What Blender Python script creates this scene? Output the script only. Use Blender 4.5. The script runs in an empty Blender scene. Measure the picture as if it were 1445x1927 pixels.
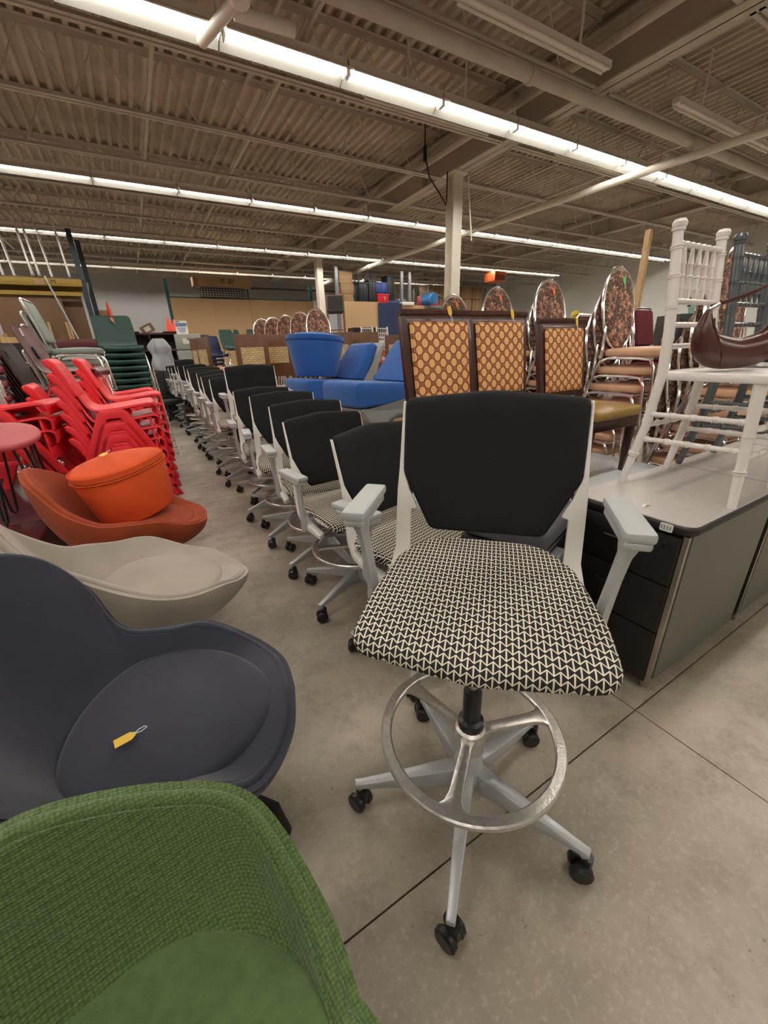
import bpy, bmesh, math, random
from mathutils import Vector, Matrix, Euler
random.seed(7)
PI = math.pi
R = math.radians
scene = bpy.context.scene
C = scene.collection

# ---------------------------------------------------------------- camera
cam_d = bpy.data.cameras.new('camera')
cam = bpy.data.objects.new('camera', cam_d)
C.objects.link(cam)
cam_d.sensor_fit = 'HORIZONTAL'
cam_d.sensor_width = 36.0
cam_d.lens = 743.9 / 1445 * 36.0
cam_d.clip_start = 0.03
yaw, pitch, roll = R(30.02), R(22.29), R(-2.07)
fw = Vector((math.sin(yaw)*math.cos(pitch), math.cos(yaw)*math.cos(pitch), -math.sin(pitch)))
rt = Vector((math.cos(yaw), -math.sin(yaw), 0))
up = rt.cross(fw)
r2 = rt*math.cos(roll) + up*math.sin(roll)
u2 = up*math.cos(roll) - rt*math.sin(roll)
cam.matrix_world = Matrix(((r2.x, u2.x, -fw.x, 0), (r2.y, u2.y, -fw.y, 0), (r2.z, u2.z, -fw.z, 1.28), (0, 0, 0, 1)))
scene.camera = cam

# ---------------------------------------------------------------- world, exposure
w = bpy.data.worlds.new('world'); scene.world = w; w.use_nodes = True
w.node_tree.nodes['Background'].inputs[0].default_value = (1.0, .95, .88, 1)
w.node_tree.nodes['Background'].inputs[1].default_value = 0.15
scene.view_settings.view_transform = 'Standard'
scene.view_settings.look = 'None'
scene.view_settings.exposure = 0.5
scene.view_settings.gamma = 1.0
scene.view_settings.use_curve_mapping = False
TUBE = 40.0          # emission of the fluorescent tubes
TUBE_COL = (1.0, .93, .84)

# ---------------------------------------------------------------- materials
MATS = {}
def mat(name, col, rough=.5, metal=0., var=0., vscale=8., bump=0., bscale=60., col2=None, spec=None, sheen=0., coat=0., emit=None, estr=0., alpha=None):
    if name in MATS: return MATS[name]
    m = bpy.data.materials.new(name); m.use_nodes = True
    nt = m.node_tree; N = nt.nodes; L = nt.links
    b = N['Principled BSDF']
    b.inputs['Base Color'].default_value = (*col, 1)
    b.inputs['Roughness'].default_value = rough
    b.inputs['Metallic'].default_value = metal
    if spec is not None: b.inputs['Specular IOR Level'].default_value = spec
    if sheen: b.inputs['Sheen Weight'].default_value = sheen
    if coat: b.inputs['Coat Weight'].default_value = coat; b.inputs['Coat Roughness'].default_value = .1
    if emit: b.inputs['Emission Color'].default_value = (*emit, 1); b.inputs['Emission Strength'].default_value = estr
    if alpha is not None: b.inputs['Alpha'].default_value = alpha
    if var or bump:
        tc = N.new('ShaderNodeTexCoord')
    if var:
        n = N.new('ShaderNodeTexNoise'); n.inputs['Scale'].default_value = vscale; n.inputs['Detail'].default_value = 5
        L.new(tc.outputs['Object'], n.inputs['Vector'])
        mx = N.new('ShaderNodeMix'); mx.data_type = 'RGBA'
        c2 = col2 if col2 else tuple(c*(1-var) for c in col)
        mr = N.new('ShaderNodeMapRange'); mr.inputs[1].default_value = .35; mr.inputs[2].default_value = .65
        L.new(n.outputs['Fac'], mr.inputs[0])
        L.new(mr.outputs[0], mx.inputs[0])
        mx.inputs[6].default_value = (*c2, 1); mx.inputs[7].default_value = (*col, 1)
        L.new(mx.outputs[2], b.inputs['Base Color'])
    if bump:
        n2 = N.new('ShaderNodeTexNoise'); n2.inputs['Scale'].default_value = bscale; n2.inputs['Detail'].default_value = 3
        L.new(tc.outputs['Object'], n2.inputs['Vector'])
        bp = N.new('ShaderNodeBump'); bp.inputs['Strength'].default_value = bump; bp.inputs['Distance'].default_value = .004
        L.new(n2.outputs['Fac'], bp.inputs['Height']); L.new(bp.outputs[0], b.inputs['Normal'])
    MATS[name] = m
    return m

class NG:
    """tiny helper to write math node chains"""
    def __init__(s, m):
        s.m = m; s.nt = m.node_tree; s.N = s.nt.nodes; s.L = s.nt.links; s.b = s.N['Principled BSDF']
    def put(s, sock, v):
        if hasattr(v, 'links') or hasattr(v, 'is_linked'): s.L.new(v, sock)
        else: sock.default_value = v
    def f(s, op, a, b=0., c=0.):
        n = s.N.new('ShaderNodeMath'); n.operation = op
        s.put(n.inputs[0], a); s.put(n.inputs[1], b)
        if op in ('MULTIPLY_ADD', 'SMOOTH_MIN', 'COMPARE'): s.put(n.inputs[2], c)
        return n.outputs[0]
    def obj(s):
        t = s.N.new('ShaderNodeTexCoord'); x = s.N.new('ShaderNodeSeparateXYZ'); s.L.new(t.outputs['Object'], x.inputs[0])
        s.co = t.outputs['Object']
        return x.outputs
    def noise(s, scale, detail=4, vec=None, rough=.55):
        n = s.N.new('ShaderNodeTexNoise'); n.inputs['Scale'].default_value = scale; n.inputs['Detail'].default_value = detail
        n.inputs['Roughness'].default_value = rough
        s.L.new(vec or s.co, n.inputs['Vector']); return n.outputs['Fac']
    def ramp(s, v, a, b, x=0., y=1.):
        n = s.N.new('ShaderNodeMapRange'); n.inputs[1].default_value = a; n.inputs[2].default_value = b
        n.inputs[3].default_value = x; n.inputs[4].default_value = y
        s.L.new(v, n.inputs[0]); return n.outputs[0]
    def mix(s, f, c1, c2):
        n = s.N.new('ShaderNodeMix'); n.data_type = 'RGBA'
        s.put(n.inputs[0], f)
        for k, c in ((6, c1), (7, c2)):
            if isinstance(c, tuple): n.inputs[k].default_value = (*c, 1)
            else: s.L.new(c, n.inputs[k])
        return n.outputs[2]
    def bump(s, h, strength=.3, dist=.004):
        n = s.N.new('ShaderNodeBump'); n.inputs['Strength'].default_value = strength; n.inputs['Distance'].default_value = dist
        s.L.new(h, n.inputs['Height']); s.L.new(n.outputs[0], s.b.inputs['Normal'])

def m_concrete():
    m = mat('floor_concrete', (.4, .36, .3), .42); g = NG(m); g.obj()
    a = g.noise(1.1, 6); b = g.noise(7, 6, rough=.7); c = g.noise(60, 4, rough=.7)
    col = g.mix(g.ramp(a, .38, .64), (.28, .24, .185), (.55, .49, .40))
    col = g.mix(g.ramp(b, .48, .68, 0, .6), col, (.25, .21, .17))
    col = g.mix(g.ramp(c, .52, .72, 0, .32), col, (.66, .60, .50))
    d = g.noise(23, 3, rough=.8)
    col = g.mix(g.ramp(d, .66, .72, 0, .7), col, (.19, .16, .13))
    g.L.new(col, g.b.inputs['Base Color'])
    g.L.new(g.ramp(b, .3, .7, .34, .6), g.b.inputs['Roughness'])
    g.bump(c, .12, .002)
    return m

def m_arrows():
    m = mat('arrow_weave', (.9, .85, .72), .85); g = NG(m); x, y, z = g.obj()
    u = g.f('DIVIDE', x, .0232); v0 = g.f('ADD', y, z); v = g.f('DIVIDE', v0, .0195)
    wob = g.ramp(g.noise(9, 2), 0, 1, -.2, .2)
    v = g.f('ADD', v, wob)
    k = g.f('ROUND', v)
    ph = g.f('ADD', u, g.f('MULTIPLY', k, .5))
    fr = g.f('FRACT', ph)
    tri = g.f('SUBTRACT', g.f('MULTIPLY', g.f('ABSOLUTE', g.f('SUBTRACT', fr, .5)), 2.), .5)
    dv = g.f('SUBTRACT', g.f('SUBTRACT', v, k), g.f('MULTIPLY', tri, .66))
    zig = g.f('LESS_THAN', g.f('ABSOLUTE', dv), .098)
    above = g.f('GREATER_THAN', dv, 0.)
    # distance in phase from the wide place
    dmin = g.f('ABSOLUTE', g.f('SUBTRACT', fr, .5))
    dmax = g.f('SUBTRACT', .5, dmin)
    d = g.f('ADD', g.f('MULTIPLY', above, dmin), g.f('MULTIPLY', g.f('SUBTRACT', 1., above), dmax))
    ver = g.f('LESS_THAN', d, .066)
    ln = g.f('MAXIMUM', zig, ver)
    g.L.new(g.mix(ln, (.012, .013, .015), (.80, .74, .60)), g.b.inputs['Base Color'])
    g.bump(ln, .5, .0008)
    return m

def m_ovals():
    m = mat('oval_trellis_fabric', (.7, .5, .25), .8); g = NG(m); x, y, z = g.obj()
    u = g.f('DIVIDE', x, .074); v = g.f('DIVIDE', z, .066)
    def spots(du, dv):
        a = g.f('SUBTRACT', g.f('FRACT', g.f('ADD', u, du)), .5); b = g.f('SUBTRACT', g.f('FRACT', g.f('ADD', v, dv)), .5)
        a = g.f('MULTIPLY', a, 1.18); b = g.f('MULTIPLY', b, .95)
        return g.f('SQRT', g.f('ADD', g.f('MULTIPLY', a, a), g.f('MULTIPLY', b, b)))
    d = g.f('MINIMUM', spots(0., 0.), spots(.5, .5))
    inside = g.f('LESS_THAN', d, .31)
    ring = g.f('LESS_THAN', g.f('ABSOLUTE', g.f('SUBTRACT', d, .42)), .028)
    col = g.mix(inside, (.20, .045, .02), (.74, .42, .17))
    col = g.mix(ring, col, (.46, .19, .075))
    g.L.new(col, g.b.inputs['Base Color']); g.bump(inside, .3, .001)
    return m

def m_floral():
    m = mat('floral_tapestry', (.3, .2, .15), .9); g = NG(m); g.obj()
    a = g.noise(17, 5, rough=.75); b = g.noise(30, 5, rough=.75)
    v = g.N.new('ShaderNodeTexVoronoi'); v.inputs['Scale'].default_value = 34; g.L.new(g.co, v.inputs['Vector'])
    w2 = g.N.new('ShaderNodeTexWave'); w2.wave_type = 'RINGS'; w2.inputs['Scale'].default_value = 13; w2.inputs['Distortion'].default_value = 18
    g.L.new(g.co, w2.inputs['Vector'])
    col = g.mix(g.ramp(b, .42, .58), (.035, .03, .026), (.12, .05, .042))
    col = g.mix(g.ramp(w2.outputs['Fac'], .5, .75, 0, .8), col, (.30, .22, .12))
    col = g.mix(g.ramp(a, .50, .57), col, (.72, .36, .24))
    col = g.mix(g.ramp(v.outputs['Distance'], .32, .5, 0, .55), col, (.08, .035, .035))
    g.L.new(col, g.b.inputs['Base Color'])
    return m

def m_hex(name, col, dark):
    m = mat(name, col, .85, sheen=.3); g = NG(m); g.obj()
    mp = g.N.new('ShaderNodeMapping'); mp.inputs['Scale'].default_value = (1, 1, 1.3); g.L.new(g.co, mp.inputs['Vector'])
    v = g.N.new('ShaderNodeTexVoronoi'); v.inputs['Scale'].default_value = 165; v.inputs['Randomness'].default_value = .25
    g.L.new(mp.outputs[0], v.inputs['Vector'])
    g.L.new(g.mix(g.ramp(v.outputs['Distance'], .3, .75), col, dark), g.b.inputs['Base Color'])
    g.bump(g.ramp(v.outputs['Distance'], .2, .75, 1, 0), .55, .003)
    return m

def m_wood(name, c1, c2, scale=3., rough=.4, axis=(1, 12, 12), coat=0):
    m = mat(name, c1, rough, coat=coat); g = NG(m); g.obj()
    mp = g.N.new('ShaderNodeMapping'); mp.inputs['Scale'].default_value = axis; g.L.new(g.co, mp.inputs['Vector'])
    a = g.noise(scale, 6, vec=mp.outputs[0], rough=.65)
    g.L.new(g.mix(g.ramp(a, .35, .65), c2, c1), g.b.inputs['Base Color'])
    return m

def m_weave():
    m = mat('basket_weave_panel', (.55, .42, .2), .85); g = NG(m); x, y, z = g.obj()
    br = g.N.new('ShaderNodeTexBrick'); br.inputs['Scale'].default_value = 1
    br.inputs['Brick Width'].default_value = .07; br.inputs['Row Height'].default_value = .03; br.inputs['Mortar Size'].default_value = .0035
    cb = g.N.new('ShaderNodeCombineXYZ'); g.L.new(x, cb.inputs[0]); g.L.new(z, cb.inputs[1]); g.L.new(cb.outputs[0], br.inputs['Vector'])
    br.inputs['Color1'].default_value = (.62, .48, .25, 1); br.inputs['Color2'].default_value = (.5, .37, .18, 1); br.inputs['Mortar'].default_value = (.22, .15, .07, 1)
    g.L.new(br.outputs['Color'], g.b.inputs['Base Color'])
    return m

M_FLOOR = m_concrete(); M_ARROW = m_arrows(); M_OVAL = m_ovals(); M_FLORAL = m_floral(); M_WEAVE = m_weave()
M_GREENHEX = m_hex('green_honeycomb_knit', (.105, .175, .045), (.035, .075, .018))
M_GREENSEAT = mat('green_wool', (.085, .15, .042), .9, var=.2, vscale=40, bump=.5, bscale=300, sheen=.3)
M_NAVY = mat('navy_wool', (.028, .032, .055), .85, var=.25, vscale=6, bump=.3, bscale=400, sheen=.25)
M_BEIGE = mat('oatmeal_suede', (.42, .375, .32), .85, var=.14, vscale=5, bump=.25, bscale=300, sheen=.2)
M_RUST = mat('rust_wool', (.38, .062, .016), .88, var=.2, vscale=9, bump=.35, bscale=350, sheen=.04)
M_ORANGE = mat('orange_wool', (.78, .095, .014), .85, var=.1, vscale=8, bump=.3, bscale=350, sheen=.04)
M_BLUE = mat('cobalt_wool', (.018, .115, .42), .85, var=.12, vscale=8, bump=.3, bscale=350, sheen=.2)
M_BLACKMESH = mat('black_knit', (.014, .0145, .016), .85, spec=.3, var=.2, vscale=14, bump=.2, bscale=500)
M_SILVER = mat('silver_grey_plastic', (.50, .525, .54), .35, metal=.3)
M_PADGREY = mat('light_grey_arm_pad', (.46, .48, .485), .5, bump=.1, bscale=200)
M_WHITE = mat('white_plastic', (.80, .78, .74), .32)
M_ALU = mat('brushed_aluminium', (.78, .77, .74), .30, metal=.9, var=.16, vscale=90, bump=.18, bscale=180)
M_CHROME = mat('chrome', (.92, .91, .90), .16, metal=1.)
M_BLACKPL = mat('black_plastic', (.012, .012, .013), .35)
M_BLACKMET = mat('black_metal', (.015, .015, .016), .38, metal=.3)
M_STEELROD = mat('steel_rod', (.5, .46, .42), .25, metal=1.)
M_RED = mat('red_plastic', (.88, .030, .045), .42)
M_RED2 = mat('deep_red_plastic', (.58, .018, .022), .42)
M_MAROON = mat('maroon_plastic', (.115, .025, .032), .38)
M_BROWNPL = mat('dark_brown_plastic', (.055, .028, .024), .4)
M_GREENPL = mat('dark_green_plastic', (.010, .055, .042), .38)
M_NAVYPL = mat('navy_plastic', (.018, .03, .09), .4)
M_SAGE = mat('sage_vinyl', (.23, .29, .25), .5)
M_PINK = mat('pink_fabric', (.55, .17, .18), .8, var=.2, vscale=25)
M_DWOOD = m_wood('mahogany_lacquer', (.075, .022, .014), (.035, .011, .008), 3, .3, (12, 12, 1), coat=.3)
M_GOLDV = mat('gold_vinyl', (.42, .27, .07), .3, var=.12, vscale=6, coat=.2)
M_BRWOOD = m_wood('brown_panel_wood', (.15, .062, .022), (.095, .036, .013), 3, .42, (14, 14, 1))
M_ORWOOD = m_wood('orange_stained_wood', (.42, .11, .03), (.28, .06, .018), 3, .4, (14, 14, 1))
M_PINE = m_wood('pine_timber', (.55, .36, .18), (.42, .26, .12), 3, .6, (12, 12, 1))
M_TANTOP = mat('tan_laminate', (.60, .42, .27), .4, var=.05)
M_CORAL = mat('coral_vinyl', (.60, .18, .13), .5)
M_PEACH = mat('peach_vinyl', (.68, .40, .25), .38, var=.08)
M_LAM = mat('speckled_pale_laminate', (.56, .53, .51), .32, var=.10, vscale=160, bump=.02)
M_CABSIDE = mat('grey_green_panel', (.155, .158, .135), .5, var=.06, vscale=30, bump=.08, bscale=400)
M_CABBLACK = mat('black_enamel', (.012, .011, .011), .42)
M_BLUEWHITE = mat('white_gloss_table', (.62, .66, .68), .12)
M_CHIAW = mat('white_resin', (.86, .82, .79), .3)
M_CHIAS = mat('pewter_resin', (.16, .18, .20), .25, metal=.5)
M_BAG = mat('chocolate_leather', (.075, .022, .018), .28, bump=.08, bscale=120)
M_PAINT = mat('cream_paint', (.80, .75, .64), .5, var=.08, vscale=3)
M_CEIL = mat('dusty_deck_paint', (.60, .52, .41), .7, var=.25, vscale=2.2, col2=(.46, .395, .305))
M_JOIST = mat('joist_paint', (.60, .535, .455), .6, var=.12, vscale=3)
M_GIRD = mat('girder_paint', (.55, .49, .41), .6, var=.12, vscale=2)
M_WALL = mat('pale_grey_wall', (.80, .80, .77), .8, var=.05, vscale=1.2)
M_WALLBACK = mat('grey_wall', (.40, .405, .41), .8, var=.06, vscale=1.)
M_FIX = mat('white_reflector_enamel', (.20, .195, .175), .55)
M_FIXOUT = mat('fixture_outer_enamel', (.82, .75, .68), .5)
M_TUBE = mat('lit_fluorescent_tube', (1, 1, 1), .5, emit=TUBE_COL, estr=TUBE)
M_BOARD = mat('tan_fibreboard', (.56, .37, .20), .8, var=.08, vscale=.8)
M_BOARDK = mat('brown_fibreboard', (.20, .115, .065), .8, var=.12, vscale=1.)
M_YELLOW = mat('yellow_beam_paint', (.34, .22, .025), .5, var=.15, vscale=5)
M_TEAL = mat('teal_rack_paint', (.015, .085, .08), .5)
M_RACKDK = mat('dark_blue_rack_paint', (.02, .035, .045), .5)
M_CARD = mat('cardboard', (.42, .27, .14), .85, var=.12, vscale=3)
M_CARDDK = mat('dark_old_cardboard', (.30, .19, .095), .85, var=.15, vscale=3)  # deeper brown than the plain cardboard, mottled at random
M_FILE = mat('putty_grey_steel', (.30, .32, .28), .5)
M_WRAP = mat('grey_translucent_wrap', (.40, .41, .43), .25, bump=.6, bscale=14)
M_CONE = mat('traffic_orange', (.80, .075, .03), .5)
M_NAVYCLOTH = mat('navy_board', (.022, .035, .10), .8)
M_BLUEBIN = mat('blue_bin', (.015, .05, .22), .45)
M_REDBIN = mat('red_bin', (.55, .012, .02), .4)
M_DKTEALBIN = mat('dark_bin', (.012, .016, .02), .5)
M_MAROONF = mat('burgundy_fabric', (.13, .012, .022), .9, var=.15, vscale=20)
M_TAGY = mat('yellow_tag_paper', (.85, .55, .08), .7)
M_TAGO = mat('orange_tag_paper', (.90, .22, .08), .7)
M_TAGG = mat('green_tag_paper', (.10, .65, .22), .7)
M_PAPER = mat('white_paper', (.78, .78, .76), .7)
M_INK = mat('black_ink', (.02, .02, .025), .6)
M_INKB = mat('blue_ink', (.03, .07, .30), .6)
M_DARKTOP = mat('dark_maroon_laminate', (.075, .028, .035), .22)
M_REDSEAT = mat('dusty_red_vinyl', (.50, .075, .09), .4)
M_SHELLG = mat('pale_grey_moulded_shell', (.40, .41, .40), .45)
M_HEATER = mat('heater_orange', (.55, .11, .03), .5)
M_GREYMET = mat('grey_metal', (.20, .22, .23), .45, metal=.4)
M_WALNUT = m_wood('walnut', (.20, .095, .045), (.12, .05, .025), 3, .45, (14, 14, 1))
M_CHARF = mat('charcoal_fabric', (.035, .036, .037), .9)
M_PLANT = mat('leaf_green', (.04, .14, .05), .6)
M_RUBBER = mat('joint_sealant', (.15, .13, .105), .8)
M_LIGHTWIRE = mat('galvanised_wire', (.45, .47, .44), .4, metal=.7)

# ---------------------------------------------------------------- mesh builder
def rotM(axis, deg): return Matrix.Rotation(R(deg), 4, axis)
def T(x, y, z): return Matrix.Translation((x, y, z))

class MB:
    def __init__(s): s.v = []; s.f = []
    def add(s, vs, fs, M=None):
        o = len(s.v)
        s.v += [tuple(M @ Vector(p)) if M is not None else tuple(p) for p in vs]
        s.f += [tuple(i+o for i in f) for f in fs]
        return s
    def box(s, c, d, M=None):
        x, y, z = c; a, b, e = d[0]/2, d[1]/2, d[2]/2
        vs = [(x+i*a, y+j*b, z+k*e) for k in (-1, 1) for j in (-1, 1) for i in (-1, 1)]
        return s.add(vs, [(0, 2, 3, 1), (4, 5, 7, 6), (0, 1, 5, 4), (2, 6, 7, 3), (0, 4, 6, 2), (1, 3, 7, 5)], M)
    def b6(s, x0, x1, y0, y1, z0, z1, M=None):
        return s.box(((x0+x1)/2, (y0+y1)/2, (z0+z1)/2), (x1-x0, y1-y0, z1-z0), M)
    def prism(s, pts, h, M=None):
        n = len(pts)
        vs = [(p[0], p[1], -h/2) for p in pts] + [(p[0], p[1], h/2) for p in pts]
        fs = [tuple(range(n-1, -1, -1)), tuple(range(n, 2*n))] + [(i, (i+1) % n, n+(i+1) % n, n+i) for i in range(n)]
        return s.add(vs, fs, M)
    def tube(s, pts, r, n=8, closed=False, flat=None, M=None, cap=True):
        P = [Vector(p) for p in pts]; m = len(P)
        rs = r if isinstance(r, (list, tuple)) else [r]*m
        prev = None; rings = []
        for i in range(m):
            if closed: t = P[(i+1) % m] - P[i-1]
            else: t = P[min(i+1, m-1)] - P[max(i-1, 0)]
            t.normalize()
            if prev is None:
                a = Vector((0, 0, 1)) if abs(t.z) < .9 else Vector((0, 1, 0))
                if flat: a = Vector(flat[2]) if len(flat) > 2 else a
                u = (a - t*a.dot(t)).normalized()
            else:
                u = (prev - t*prev.dot(t)).normalized()
            prev = u; v = t.cross(u)
            fx, fy = (flat[0], flat[1]) if flat else (1, 1)
            rings.append([P[i] + (u*math.cos(2*PI*(k+.5)/n)*fx + v*math.sin(2*PI*(k+.5)/n)*fy)*rs[i] for k in range(n)])
        vs = [p for q in rings for p in q]; fs = []
        for i in range(m if closed else m-1):
            j = (i+1) % m
            for k in range(n):
                l = (k+1) % n
                fs.append((i*n+k, i*n+l, j*n+l, j*n+k))
        if not closed and cap:
            fs += [tuple(range(n-1, -1, -1)), tuple((m-1)*n+k for k in range(n))]
        return s.add(vs, fs, M)
    def lathe(s, prof, n=20, M=None):
        vs = []; fs = []; m = len(prof)
        for (r, z) in prof:
            for k in range(n):
                a = 2*PI*k/n; vs.append((r*math.cos(a), r*math.sin(a), z))
        for i in range(m-1):
            for k in range(n):
                l = (k+1) % n; fs.append((i*n+k, i*n+l, (i+1)*n+l, (i+1)*n+k))
        fs += [tuple(range(n-1, -1, -1)), tuple((m-1)*n+k for k in range(n))]
        return s.add(vs, fs, M)
    def slab(s, out, z0, z1, r, n=3, crown=0., crownb=0., M=None, fn=None, inner=4):
        m = len(out)
        cx = sum(p[0] for p in out)/m; cy = sum(p[1] for p in out)/m
        nr = []
        area = sum(out[i][0]*out[(i+1) % m][1]-out[(i+1) % m][0]*out[i][1] for i in range(m))
        if area < 0: out = out[::-1]
        for i in range(m):
            a = Vector(out[i-1]); b = Vector(out[(i+1) % m]); t = (b-a)
            if t.length < 1e-9: t = Vector((1, 0))
            t.normalize(); nr.append(Vector((-t.y, t.x)))
        def ring(ins): return [(out[i][0]+nr[i].x*ins, out[i][1]+nr[i].y*ins) for i in range(m)]
        rows = []
        base = ring(r)
        def scale(k): return [(cx+(p[0]-cx)*k, cy+(p[1]-cy)*k) for p in base]
        for q in range(1, inner): k = q/inner; rows.append((scale(k), z0 - crownb*(1-k*k)))
        for q in range(n+1):
            a = PI/2*q/n; rows.append((ring(r*(1-math.sin(a))), z0+r*(1-math.cos(a))))
        for q in range(n+1):
            a = PI/2*q/n; rows.append((ring(r*(1-math.cos(a))), z1-r*(1-math.sin(a))))
        for q in range(inner-1, 0, -1): k = q/inner; rows.append((scale(k), z1 + crown*(1-k*k)))
        vs = [(p[0], p[1], z) for (rg, z) in rows for p in rg]; fs = []
        for i in range(len(rows)-1):
            for k in range(m):
                l = (k+1) % m; fs.append((i*m+k, i*m+l, (i+1)*m+l, (i+1)*m+k))
        vs.append((cx, cy, z0-crownb)); vs.append((cx, cy, z1+crown)); c0 = len(vs)-2
        for k in range(m):
            l = (k+1) % m
            fs.append((c0, l, k)); fs.append((c0+1, (len(rows)-1)*m+k, (len(rows)-1)*m+l))
        if fn: vs = [fn(*p) for p in vs]
        return s.add(vs, fs, M)
    def sheet(s, fn, nu, nv, t, M=None, closed_u=False):
        P = [[Vector(fn(i/nu, j/nv)) for j in range(nv+1)] for i in range(nu if closed_u else nu+1)]
        mu = len(P); Nn = []
        for i in range(mu):
            row = []
            for j in range(nv+1):
                if closed_u: a = P[(i+1) % mu][j]-P[i-1][j]
                else: a = P[min(i+1, mu-1)][j]-P[max(i-1, 0)][j]
                b = P[i][min(j+1, nv)]-P[i][max(j-1, 0)]
                c = a.cross(b)
                row.append(c.normalized() if c.length > 1e-12 else Vector((0, 0, 1)))
            Nn.append(row)
        vs = [P[i][j] for i in range(mu) for j in range(nv+1)] + [P[i][j]+Nn[i][j]*t for i in range(mu) for j in range(nv+1)]
        W = nv+1; O = mu*W; fs = []
        for i in range(mu if closed_u else mu-1):
            k = (i+1) % mu
            for j in range(nv):
                fs.append((i*W+j, i*W+j+1, k*W+j+1, k*W+j))
                fs.append((O+i*W+j, O+k*W+j, O+k*W+j+1, O+i*W+j+1))
            fs.append((i*W, k*W, O+k*W, O+i*W)); fs.append((i*W+nv, O+i*W+nv, O+k*W+nv, k*W+nv))
        if not closed_u:
            for j in range(nv):
                fs.append((j, O+j, O+j+1, j+1)); q = (mu-1)*W
                fs.append((q+j, q+j+1, O+q+j+1, O+q+j))
        return s.add(vs, fs, M)
    def ribbon(s, A, B, off, M=None):
        m = len(A); vs = []
        for i in range(m):
            o = Vector(off[i]); a = Vector(A[i]); b = Vector(B[i]); vs += [a, b, b+o, a+o]
        fs = [(3, 2, 1, 0), tuple(4*(m-1)+k for k in range(4))]
        for i in range(m-1):
            for k in range(4):
                l = (k+1) % 4; fs.append((4*i+k, 4*i+l, 4*i+4+l, 4*i+4+k))
        return s.add(vs, fs, M)
    def mesh(s, name, m, bevel=0, smooth=35, segs=2):
        me = bpy.data.meshes.new(name); me.from_pydata([tuple(v) for v in s.v], [], s.f)
        bm = bmesh.new(); bm.from_mesh(me)
        bmesh.ops.remove_doubles(bm, verts=bm.verts, dist=1e-5)
        bmesh.ops.recalc_face_normals(bm, faces=bm.faces)
        if bevel:
            ed = [e for e in bm.edges if len(e.link_faces) == 2 and e.calc_face_angle(0) > R(40)]
            try: bmesh.ops.bevel(bm, geom=ed, offset=bevel, segments=segs, affect='EDGES', profile=.5, clamp_overlap=True)
            except Exception: pass
        bm.to_mesh(me); bm.free()
        me.materials.append(m)
        if smooth:
            me.shade_smooth(); me.set_sharp_from_angle(angle=R(smooth))
        return me
    def build(s, name, m, parent=None, **k):
        o = bpy.data.objects.new(name, s.mesh(name, m, **k)); C.objects.link(o)
        if parent is not None: o.parent = parent
        return o

def tag(o, label=None, cat=None, group=None, kind=None):
    if label: o['label'] = label
    if cat: o['category'] = cat
    if group: o['group'] = group
    if kind: o['kind'] = kind
    return o
def empty(name, loc=(0, 0, 0), rz=0., label=None, cat=None, group=None):
    o = bpy.data.objects.new(name, None); C.objects.link(o); o.empty_display_size = .1
    o.location = loc; o.rotation_euler = (0, 0, R(rz)); tag(o, label, cat, group)
    return o
KIDS = {}
def kids(o): return [c for c in o.children]
def dup(o, parent=None, loc=None, rot=None, label=None, group=None, top=True):
    c = o.copy(); C.objects.link(c)
    c.parent = parent
    if loc is not None: c.location = loc
    if rot is not None: c.rotation_euler = rot
    if label: c['label'] = label
    if group: c['group'] = group
    for k in list(o.children): dup(k, c)
    return c
def rpoly(pts, rad, seg=5):
    n = len(pts); out = []
    for i in range(n):
        r = rad[i] if isinstance(rad, (list, tuple)) else rad
        p = Vector(pts[i]); a = Vector(pts[i-1])-p; b = Vector(pts[(i+1) % n])-p
        la, lb = a.length, b.length; a.normalize(); b.normalize()
        ang = a.angle(b) if a.length and b.length else PI
        if ang > PI-.05 or r <= 0: out.append((p.x, p.y)); continue
        d = min(r/math.tan(ang/2), la*.49, lb*.49); s0 = p+a*d; s1 = p+b*d
        for k in range(seg+1):
            t = k/seg; q = s0*(1-t)**2 + p*2*t*(1-t) + s1*t*t; out.append((q.x, q.y))
    return out
def circ(r, n=24, cx=0, cy=0, ry=None): return [(cx+r*math.cos(2*PI*k/n), cy+(ry or r)*math.sin(2*PI*k/n)) for k in range(n)]
def interp(keys, x):
    for i in range(len(keys)-1):
        a, b = keys[i], keys[i+1]
        if x <= b[0]:
            t = (x-a[0])/(b[0]-a[0]) if b[0] != a[0] else 0
            t = max(0, min(1, t)); return tuple(a[k]+(b[k]-a[k])*t for k in range(1, len(a)))
    return tuple(keys[-1][1:])
def smoothkeys(keys, x):
    """catmull-rom through keys (x, values...)"""
    n = len(keys)
    x = max(keys[0][0], min(keys[-1][0], x))
    i = 0
    while i < n-2 and x > keys[i+1][0]: i += 1
    p0 = keys[max(i-1, 0)]; p1 = keys[i]; p2 = keys[i+1]; p3 = keys[min(i+2, n-1)]
    t = (x-p1[0])/(p2[0]-p1[0]); out = []
    for k in range(1, len(p1)):
        a, b, c, d = p0[k], p1[k], p2[k], p3[k]
        out.append(.5*((2*b)+(-a+c)*t+(2*a-5*b+4*c-d)*t*t+(-a+3*b-3*c+d)*t**3))
    return tuple(out)
def text_part(txt, size, m, parent, loc, rot, name='lettering', ext=.0008):
    cu = bpy.data.curves.new(name, 'FONT'); cu.body = txt; cu.size = size; cu.extrude = ext; cu.align_x = 'CENTER'; cu.align_y = 'CENTER'
    o = bpy.data.objects.new(name, cu); C.objects.link(o)
    dg = bpy.context.evaluated_depsgraph_get()
    me = bpy.data.meshes.new_from_object(o.evaluated_get(dg))
    bpy.data.objects.remove(o); me.materials.clear(); me.materials.append(m)
    q = bpy.data.objects.new(name, me); C.objects.link(q); q.parent = parent; q.location = loc; q.rotation_euler = rot
    return q

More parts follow.
